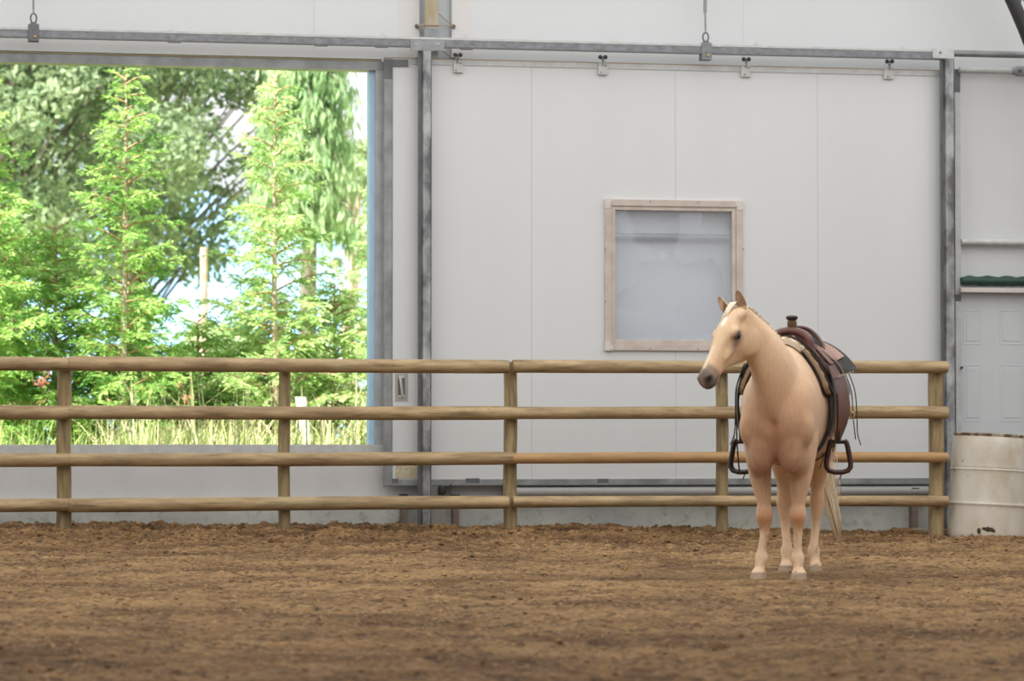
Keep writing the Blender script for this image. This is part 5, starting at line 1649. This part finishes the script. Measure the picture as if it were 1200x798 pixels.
# cinches and straps
def loop(name, x, w_, m, off, a0=-180, a1=180, slant=0.0, sag=0.0):
    pts = []; wd = []
    for a in np.radians(np.linspace(a0, a1, 60)):
        p = surf(x + slant * math.cos(a), a, off + sag * max(0, -math.cos(a)) ** 2)
        pts.append(p); wd.append(Vector((w_, 0, 0)))
    mb = MB(); ribbon(mb, pts, wd, .004); return auto_smooth(mb.build(name, m, sad, local=True))
loop('front_cinch', -.36, .045, M['blackstrap'], .010, 68, 292)
loop('back_cinch', -.76, .022, M['blackstrap'], .012, 62, 298, sag=.05)
def strap(name, pts, w_, m, parent=sad, th=.003, wdir=Vector((1, 0, 0))):
    mb = MB(); pts = [Vector(r) for r in catmull([p[:] for p in pts], 5)]; ribbon(mb, pts, [wdir * w_] * len(pts), th)
    return auto_smooth(mb.build(name, m, parent, local=True))
def sp(x, z, yside, extra): 
    a = math.atan2(yside * 0.3, z - 1.10); 
    # find the surface point of given height
    best = None
    for ang in np.linspace(.05, 2.6, 60):
        p = surf(x, ang * yside, extra)
        if best is None or abs(p.z - z) < abs(best.z - z): best = p
    return best
for s in (-1, 1):
    strap('latigo', [sp(-.33, 1.42, s, .075), sp(-.32, 1.30, s, .065), sp(-.31, 1.18, s, .05), sp(-.31, 1.08, s, .04), sp(-.32, .98, s, .035), sp(-.33, .90, s, .03)], .022, M['blackstrap'])
    strap('latigo_tail', [sp(-.30, 1.36, s, .085), sp(-.28, 1.22, s, .07), sp(-.27, 1.08, s, .058), Vector((-.28, s * .315, .98)), Vector((-.29, s * .315, .86)), Vector((-.30, s * .30, .80 if s > 0 else .66))], .014, M['leather_dark'])
    strap('saddle_string', [sp(-.80, 1.34, s, .11), Vector((-.81, s * .385, 1.20)), Vector((-.80, s * .40, 1.05)), Vector((-.79, s * .405, .92)), Vector((-.76, s * .43, .84))], .006, M['blackstrap'])
    strap('saddle_string', [sp(-.72, 1.36, s, .10), Vector((-.73, s * .37, 1.20)), Vector((-.72, s * .385, 1.02)), Vector((-.72, s * .40, .88))], .006, M['blackstrap'])
    strap('saddle_string', [sp(-.62, 1.42, s, .09), sp(-.64, 1.34, s, .10), Vector((-.66, s * .36, 1.18)), Vector((-.67, s * .372, 1.02))], .008, M['felt'] if s > 0 else M['blackstrap'])
strap('tie_strap', [Vector((-.50, .20, .78)), Vector((-.46, .245, .80)), Vector((-.44, .27, .87))], .010, M['blackstrap'])
strap('tie_strap', [Vector((-.46, .235, .80)), Vector((-.44, .22, .75)), Vector((-.43, .20, .69))], .006, M['blackstrap'])
mb = MB(); q = Vector((-.66, .378, 1.035)); mb.tube([q + Vector((.0, .02 * math.cos(t), .022 * math.sin(t))) for t in np.linspace(0, 6.283, 14)], .005, 6); mb.build('buckle', M['brass'], sad, smooth=True, local=True)
# ------------------------------------------------------------------ roof and light
mb = MB(); mb.box((XL - 14, -45, ZTOP), (XRR + 8, YW + WT, ZTOP + 0.05))
tag(mb.build('ceiling', mat('roof_fabric', (0.8, 0.8, 0.8), 0.8)), 'pale fabric roof of the arena', 'ceiling', kind='structure')
mb = MB(); mb.box((XL - 0.3, -44, -0.3), (XL - 0.1, YW, 4.0)); tag(mb.build('wall_left', M['fabric']), 'white left wall of the arena', 'wall', kind='structure')  # unseen side and front walls, added to cut low sky fill
mb = MB(); mb.box((XRR, -44, -0.3), (XRR + 0.2, YW, 4.0)); tag(mb.build('wall_right', M['fabric']), 'white right wall of the arena', 'wall', kind='structure')
mb = MB(); mb.box((XL - 0.3, -44.2, -0.3), (XRR + 0.2, -44, 4.0)); tag(mb.build('wall_front', M['fabric']), 'white wall of the arena behind the viewer', 'wall', kind='structure')
def area(name, loc, rot, sx, sy, power, col=(1, 1, 1)):
    l = bpy.data.lights.new(name, 'AREA'); l.shape = 'RECTANGLE'; l.size = sx; l.size_y = sy; l.energy = power; l.color = col
    o = bpy.data.objects.new(name, l); COL.objects.link(o); o.location = loc; o.rotation_euler = rot
    return o
area('roof_glow_fill', (5, -9, ZTOP - 0.1), (0, 0, 0), 22, 20, 2350, (1.0, 1.0, 0.99))  # added area lamp standing in for daylight through the fabric roof
area('roof_glow_fill_front', (4, -30, ZTOP - 0.1), (0, 0, 0), 20, 16, 800, (1.0, 1.0, 0.995))  # second added lamp for the same roof glow, nearer the viewer
s = bpy.data.lights.new('sun', 'SUN'); s.energy = 14; s.angle = R(0.6); s.color = (1, 0.96, 0.86)
so = bpy.data.objects.new('sun', s); COL.objects.link(so)
sd = Vector((-0.50, -0.42, 0.76)).normalized()
so.rotation_euler = sd.to_track_quat('Z', 'Y').to_euler()
w = bpy.data.worlds.new('sky'); sc.world = w; w.use_nodes = True
nt = w.node_tree; bg = nt.nodes['Background']
tc = nt.nodes.new('ShaderNodeTexCoord'); mp = nt.nodes.new('ShaderNodeMapping'); mp.inputs['Scale'].default_value = (6, 6, 14)
nz = nt.nodes.new('ShaderNodeTexNoise'); nz.inputs['Scale'].default_value = 1.0; nz.inputs['Detail'].default_value = 4
cr = nt.nodes.new('ShaderNodeValToRGB')
cr.color_ramp.elements[0].position = 0.40; cr.color_ramp.elements[1].position = 0.58
cr.color_ramp.elements[0].color = (0.66, 0.83, 1.0, 1); cr.color_ramp.elements[1].color = (1, 1, 1, 1)
nt.links.new(tc.outputs['Generated'], mp.inputs['Vector']); nt.links.new(mp.outputs[0], nz.inputs['Vector'])
nt.links.new(nz.outputs['Fac'], cr.inputs['Fac']); nt.links.new(cr.outputs['Color'], bg.inputs['Color'])
bg.inputs['Strength'].default_value = 1.15
